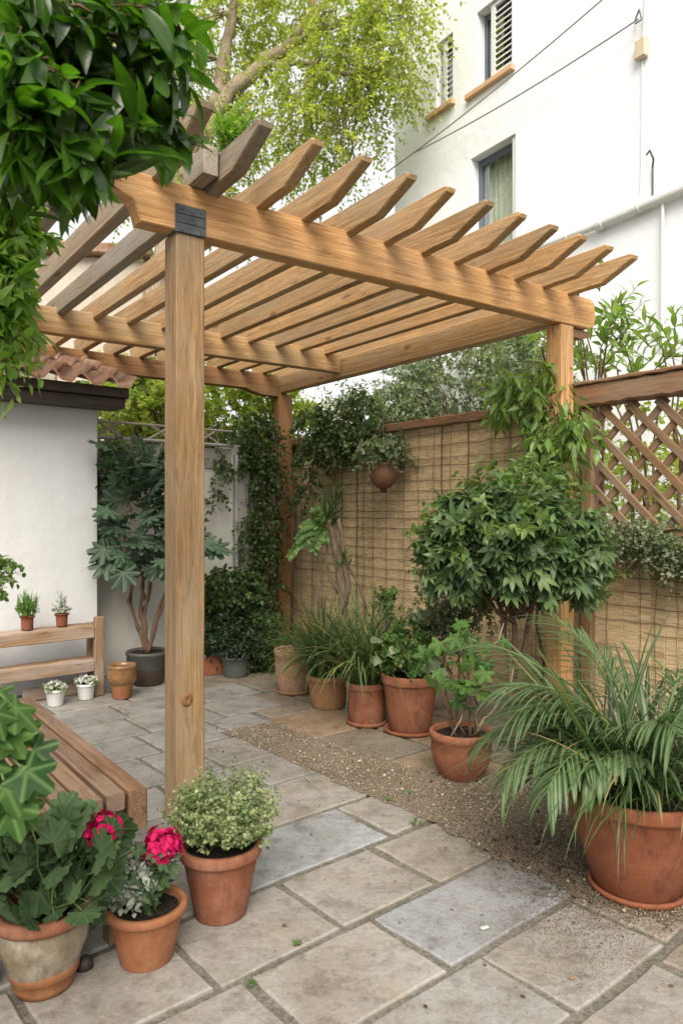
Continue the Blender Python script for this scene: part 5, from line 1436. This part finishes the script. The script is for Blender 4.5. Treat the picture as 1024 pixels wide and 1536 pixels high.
for p in P[:30]: tube(mb, [cb + Z * (Hh - .02), p], .003, .002, 4)
mb.build('stem', M['stem_green'], root); Lv.build('foliage', M['olive'], root)
# creeper hanging over the fence rail beside the pot
q = fen(2.4, 2.2, -.05); root = thing('rail_creeper', q, 'dark creeper draped over the fence rail above the hanging pot', 'climber'); rg = np.random.default_rng(60); Lv = Leaves(); tw = MB()
for s, n in ((2.2, 50), (2.45, 60), (2.7, 60), (2.0, 24)):
    P = fen(s, 2.14, -.06) + rg.normal(0, .07, (n, 3)); tri = twigs(Lv, rg, T_TINYW, P, rg.normal(0, .5, (n, 3)) - Z * .5 + v3(-.4, -.3, 0), .18, 9, .045, .9, .25, .4); twig_mesh(tw, tri, .0025, 2)
tube(tw, [fen(1.9 + .1 * k, 2.2 + rg.normal(0, .01), -.03) for k in range(10)], .009, .006); tw.build('stem', M['stem'], root, smooth=True); Lv.build('foliage', M['ivy'], root)

# big weeping tree behind the pergola
q = v3(-2.6, 10.4, 0); root = thing('weeping_tree', q, 'tall tree with fine drooping foliage coloured yellow-green as if backlit, behind the pergola', 'tree'); rg = np.random.default_rng(61)
tw = MB(); dT = 10.4
lim = [[q, at(235, 420, dT), at(262, 300, dT), at(318, 175, dT)], [at(318, 175, dT), at(352, 130, dT), at(395, 95, dT), at(432, 68, dT), at(462, 30, dT), at(480, -40, dT)], [at(318, 175, dT), at(335, 90, dT), at(350, 20, dT), at(352, -60, dT)], [at(262, 300, dT), at(200, 150, dT), at(120, 20, dT)], [at(432, 68, dT), at(480, 40, dT - .4), at(560, 20, dT - .6), at(610, -20, dT - .6)], [at(395, 95, dT), at(470, 95, dT - .3), at(540, 110, dT - .5)]]
for l_, r0, r1 in zip(lim, (.20, .12, .10, .09, .06, .045), (.13, .055, .05, .04, .025, .02)):
    pts = []
    for a, b in zip(l_, l_[1:]): pts += bend(a, b, 4, .03, rg)[:-1]
    tube(tw, pts + [l_[-1]], r0, r1, 10, rough=.1)
Lv = Leaves()
clumps = [(300, 60, .4, 80, 70, 120), (370, 30, .6, 80, 60, 130), (440, 30, .5, 70, 60, 110), (520, 20, -.5, 60, 50, 120), (575, 40, -.6, 50, 50, 100), (595, 100, -.6, 34, 34, 60), (530, 110, -.5, 60, 50, 120), (460, 130, -.3, 60, 60, 120), (390, 160, .6, 60, 50, 90), (330, 200, .2, 60, 60, 90), (480, 200, -.2, 50, 40, 80), (430, 230, .0, 50, 50, 70), (290, 250, .2, 60, 60, 80), (560, 165, -.5, 26, 36, 40), (250, 130, .2, 80, 80, 110), (180, 60, .3, 80, 80, 90), (600, 0, -.6, 40, 40, 60), (120, 160, .4, 90, 90, 90), (500, 245, -.1, 34, 30, 36), (350, 290, .2, 50, 40, 44), (220, 300, .3, 70, 60, 60), (420, -80, -.2, 200, 70, 160)]
for cx, cy, dz, rx, rz, n in clumps:
    d = dT + dz; n = int(n * .98); P, D = blob(rg, at(cx, cy, d), (rx / F * d, .75, rz / F * d), n, .1, 5, .3)
    tri = twigs(Lv, rg, T_TINY, P, D * .7 - Z * .35 + rg.normal(0, .35, P.shape), .50, 16, .072, .85, .3, .35); twig_mesh(tw, tri, .0045, 3)
    near = [min((p for l_ in lim for p in l_), key=lambda z_: np.linalg.norm(z_ - P[k])) for k in range(0, min(len(P), 8))]
    for k, a in enumerate(near): tube(tw, bend(a, P[k], 5, .05, rg), .018, .006, 5)
tw.build('trunk', M['bark_pale'], root, smooth=True); Lv.build('crown', M['tree'], root)

# overhanging laurel close to the camera
q = v3(-1.9, 1.9, 0); root = thing('laurel_tree', q, 'dark glossy large-leaved branches overhanging the corner close to the camera', 'tree'); rg = np.random.default_rng(62)
tw = MB(); Lv = Leaves()
tube(tw, [q, v3(-1.8, 1.9, 1.2), v3(-1.6, 1.85, 2.1), v3(-1.35, 1.8, 2.5)], .075, .03, 10, rough=.08)
hubs = [at(-60, 170, 1.75), at(-30, 60, 1.65), at(-60, 300, 1.8)]
for h_ in hubs: tube(tw, bend(v3(-1.6, 1.85, 2.1), h_, 5, .02, rg), .03, .014, 8)
def lkeep(q):
    x = 512 + F * q[:, 0] / q[:, 1]; y = HZ - F * (q[:, 2] - CH) / q[:, 1]
    lim = np.interp(x, [-200, 60, 95, 150, 165, 215, 265, 320], [330, 320, 345, 340, 262, 262, 262, 225])
    j = np.modf(np.abs(q[:, 0] * 913.7 + q[:, 2] * 517.3))[0]
    return (y < lim - 45 * j * j) & (x < 322 - 70 * j * j)
br = [((-30, 60), (140, 20), 1.6), ((-30, 60), (240, 60), 1.62), ((-60, 170), (232, 80), 1.66), ((-60, 170), (200, 195), 1.62), ((-60, 170), (120, 215), 1.55), ((0, 180), (105, 235), 1.5), ((-60, 300), (90, 270), 1.7), ((-30, 60), (100, 120), 1.5), ((-30, 60), (200, 130), 1.7), ((-60, 170), (60, 140), 1.6), ((-60, 300), (30, 230), 1.6), ((-30, 0), (230, 10), 1.7), ((-30, 0), (60, 10), 1.55), ((-30, 0), (150, 90), 1.75), ((-60, 170), (160, 165), 1.75), ((-60, 170), (222, 180), 1.72), ((-60, 300), (118, 262), 1.6), ((-30, 0), (245, 40), 1.75), ((-60, 170), (235, 110), 1.7), ((-30, 60), (225, 165), 1.74), ((-60, 170), (110, 225), 1.5), ((-30, 60), (30, 90), 1.45), ((-60, 170), (30, 180), 1.45), ((-30, 60), (150, 50), 1.9), ((-60, 170), (130, 130), 1.95), ((-60, 170), (60, 200), 1.9)]
for (x0, y0), (x1, y1), d in br:
    a, b = at(x0, y0, d + .05), at(x1, y1, d); pts = bend(a, b, 8, .012, rg, -.03); tube(tw, pts, .008, .003, 6)
    for k, p in enumerate(pts[1:]):
        m = int(rg.integers(0, 3)) if k < 7 else 4
        if 512 + F * p[0] / p[1] > 205 and 768 - F * (p[2] - CH) / p[1] > 185: m = 1
        P = p + rg.normal(0, .022, (m, 3)); D = nrm(b - a) * .65 + rg.normal(0, .5, (m, 3)) + v3(.1, 0, -.3)
        tri = twigs(Lv, rg, T_LAUREL, P, D, .085, 4, .118, .7, .34, .25, .35, keep=lkeep); twig_mesh(tw, tri, .0022)
P = np.array([at(rg.uniform(-60, 215), rg.uniform(-60, 235), rg.uniform(1.65, 2.0)) for _ in range(70)]); P = P[(P[:, 2] > 2.0 + .12 * np.sin(P[:, 0] * 9))]; twigs(Lv, rg, T_LAUREL, P, rg.normal(0, .6, P.shape) - Z * .4, .12, 5, .115, .8, .35, .25, rspan=.7, keep=lkeep)  # inner leaves toned darker, painting the shade within the crown
tw.build('trunk', M['stem'], root, smooth=True); Lv.build('crown', M['laurel'], root)

# ragged bright foliage below it, in front of the left rafters
q = v3(-2.3, 2.6, 0); root = thing('ragged_climber', q, 'ragged bright green foliage hanging below the dark branches at the frame edge', 'climber'); rg = np.random.default_rng(63)
Lv = Leaves(); tw = MB()
for px, py, d, n in ((10, 330, 2.3, 40), (40, 310, 2.4, 30), (20, 390, 2.3, 40), (0, 440, 2.25, 34), (30, 430, 2.3, 16), (15, 480, 2.25, 26), (20, 525, 2.2, 30), (50, 545, 2.2, 16), (-30, 380, 2.3, 50), (-30, 500, 2.3, 40), (60, 350, 2.45, 14), (45, 470, 2.25, 6)):
    n = int(n * .62); P = at(px - 34, py - 6, d) + rg.normal(0, .035, (n, 3)); D = rg.normal(0, .4, (n, 3)) + v3(.6, -.2, -.35)
    T = T_HAND if py < 500 else T_OV
    tri = twigs(Lv, rg, T, P, D, .10, 4, .085 if py < 500 else .05, .8, .35, .3); twig_mesh(tw, tri, .002)
tube(tw, [q, v3(-2.2, 2.55, 1.0), v3(-1.6, 2.45, 2.0), at(-20, 480, 2.3), at(-10, 330, 2.35)], .03, .01, 8)
for px, py in ((20, 390), (30, 310), (10, 440), (20, 525)): tube(tw, bend(at(-20, 460, 2.3), at(px, py, 2.3), 5, .02, rg), .008, .003, 6)
tw.build('stem', M['stem'], root, smooth=True); Lv.build('foliage', M['fernish'], root)

# tuft growing on the beam over the near post
q = per(.165, -.20, 2.985); root = thing('beam_tuft', q, 'small bright tuft of grass and leaves growing on the beam above the bracket', 'plant'); rg = np.random.default_rng(64)
Lv = Leaves()
for k in range(60): Lv.strap(q + v3(rg.normal(0, .03), rg.normal(.02, .03), 0), rg.uniform(0, 6.28), R(rg.uniform(50, 90)), rg.uniform(.08, .22), R(rg.uniform(10, 80)), .011, rg.random(), 7, .3)
P = q + rg.normal(0, .035, (50, 3)) + Z * .05; twigs(Lv, rg, T_TINYW, P, rdir(rg, 50) + Z * .4, .08, 8, .024, .9, 0, .1); Lv.build('foliage', M['fernish'], root)

# fallen leaves and crumbs on the flags
rg = np.random.default_rng(65)
for px, py, lab in ((625, 1238, 'small curled green leaf on the paving near the gravel edge'), (582, 1202, 'pair of tiny green weeds at the gravel edge'), (612, 1194, 'green sprig lying on the gravel strip')):
    c = gnd(px, py) + Z * .006; Lv = Leaves(); n = 7
    Lv.add(T_OV2, c + rg.normal(0, .014, (n, 3)) * (1, 1, .25) + Z * .006, rg.normal(0, 1, (n, 3)) * (1, 1, .3), rg.normal(0, .4, (n, 3)) + Z, rg.uniform(.014, .028, n), rg.random(n)); tag(Lv.build('fallen_leaf', M['parsley'], None, loc=c), lab, 'leaf')
for px, py, lab in ((445, 1417, 'tuft of moss and weed in the paving joint by the tan flags'), (378, 1476, 'small weed in the paving joint near the bottom edge')):
    c = gnd(px, py); Lv = Leaves(); P = c + rg.normal(0, .008, (26, 3)) * (1, 1, .1) + Z * .0; twigs(Lv, rg, T_TINYW, P, rdir(rg, 26) + Z, .008, 3, .006, .9, 0, 0); tag(Lv.build('joint_weed', M['parsley'], None, loc=c), lab, 'weed')
c = gnd(723, 1398); mb = MB(); obox(mb, c + Z * .002, nrm(v3(1, .5, 0)), nrm(v3(-.5, 1, 0)), Z, .03, .014, .008, .003); tag(mb.build('stone_chip', M['petal_white'], None, loc=c), 'pale stone chip lying in the paving joint beside the spilled soil', 'stone chip')
c = gnd(122, 1462); mb = MB(); lathe(mb, [(.001, 0), (.026, 0), (.022, .022), (.012, .036), (.001, .038)], c + v3(.0, .03, 0), 16, .05); tag(mb.build('pot_foot', M['dark'], None, smooth=True, loc=c), 'black pot foot lying between the limed pot and the bench leg', 'pot foot')

# dry leaf litter on the ground
Lv = Leaves(); n = 150
px = rg.uniform(0, 1, n); P = np.array([pav(rg.normal(2.6, .5), rg.uniform(.9, 5.0), .008) for _ in range(n - 50)] + [pav(rg.uniform(1.0, 2.4), rg.uniform(1.2, 4.5), .006) for _ in range(50)])
Lv.add(T_OV2, P, rg.normal(0, 1, (n, 3)) * (1, 1, .15), rg.normal(0, .3, (n, 3)) + Z, rg.uniform(.007, .022, n), rg.random(n))
o = Lv.build('leaf_litter', M['litter']); o['kind'] = 'stuff'; o['label'] = 'tiny dry brown leaf scraps scattered over gravel and flagstones'

# ------------------------------------------------------------------ light, sky, camera
EL, AZ = R(44), R(180)         # sun height; direction it shines from (0 = +Y, clockwise seen from above)
sd = v3(math.sin(AZ) * math.cos(EL), math.cos(AZ) * math.cos(EL), math.sin(EL))
sun = bpy.data.lights.new('sun', 'SUN'); sun.energy = SUN_E; sun.angle = R(40); sun.color = (1.0, .91, .78)
so = bpy.data.objects.new('sun', sun); COL.objects.link(so); so.rotation_euler = Vector(sd).to_track_quat('Z', 'Y').to_euler(); so.location = (0, 0, 15)
w = bpy.data.worlds.new('World'); scene.world = w; w.use_nodes = True
nt = w.node_tree; nt.nodes.clear()
sky = nt.nodes.new('ShaderNodeTexSky'); sky.sky_type = 'NISHITA'; sky.sun_disc = False; sky.sun_elevation = EL; sky.sun_rotation = AZ; sky.air_density = 1.0; sky.dust_density = 3.0; sky.ozone_density = 1.0
hs = nt.nodes.new('ShaderNodeHueSaturation'); hs.inputs['Saturation'].default_value = .22
bg = nt.nodes.new('ShaderNodeBackground'); bg.inputs['Strength'].default_value = SKY_E
wo = nt.nodes.new('ShaderNodeOutputWorld')
mxs = nt.nodes.new('ShaderNodeMix'); mxs.data_type = 'RGBA'; mxs.inputs[0].default_value = .62; mxs.inputs[7].default_value = (5.1, 5.1, 5.1, 1)   # thin bright overcast over the clear sky
nt.links.new(sky.outputs[0], hs.inputs['Color']); nt.links.new(hs.outputs[0], mxs.inputs[6]); nt.links.new(mxs.outputs[2], bg.inputs['Color']); nt.links.new(bg.outputs[0], wo.inputs[0])

cam = bpy.data.cameras.new('camera'); cam.sensor_fit = 'HORIZONTAL'; cam.sensor_width = 36; cam.lens = F / 1024 * 36; cam.clip_start = .05; cam.clip_end = 600
cam.dof.use_dof = True; cam.dof.focus_distance = 3.7; cam.dof.aperture_fstop = 7.1
co = bpy.data.objects.new('camera', cam); COL.objects.link(co); co.location = (0, 0, CH); co.rotation_euler = (R(90), 0, 0); scene.camera = co
vs = scene.view_settings; vs.view_transform = 'Standard'; vs.look = 'None'; vs.exposure = EXPO; vs.gamma = 1
scene.cycles.max_bounces = 8; scene.cycles.transparent_max_bounces = 8
scene.cycles.use_denoising = True
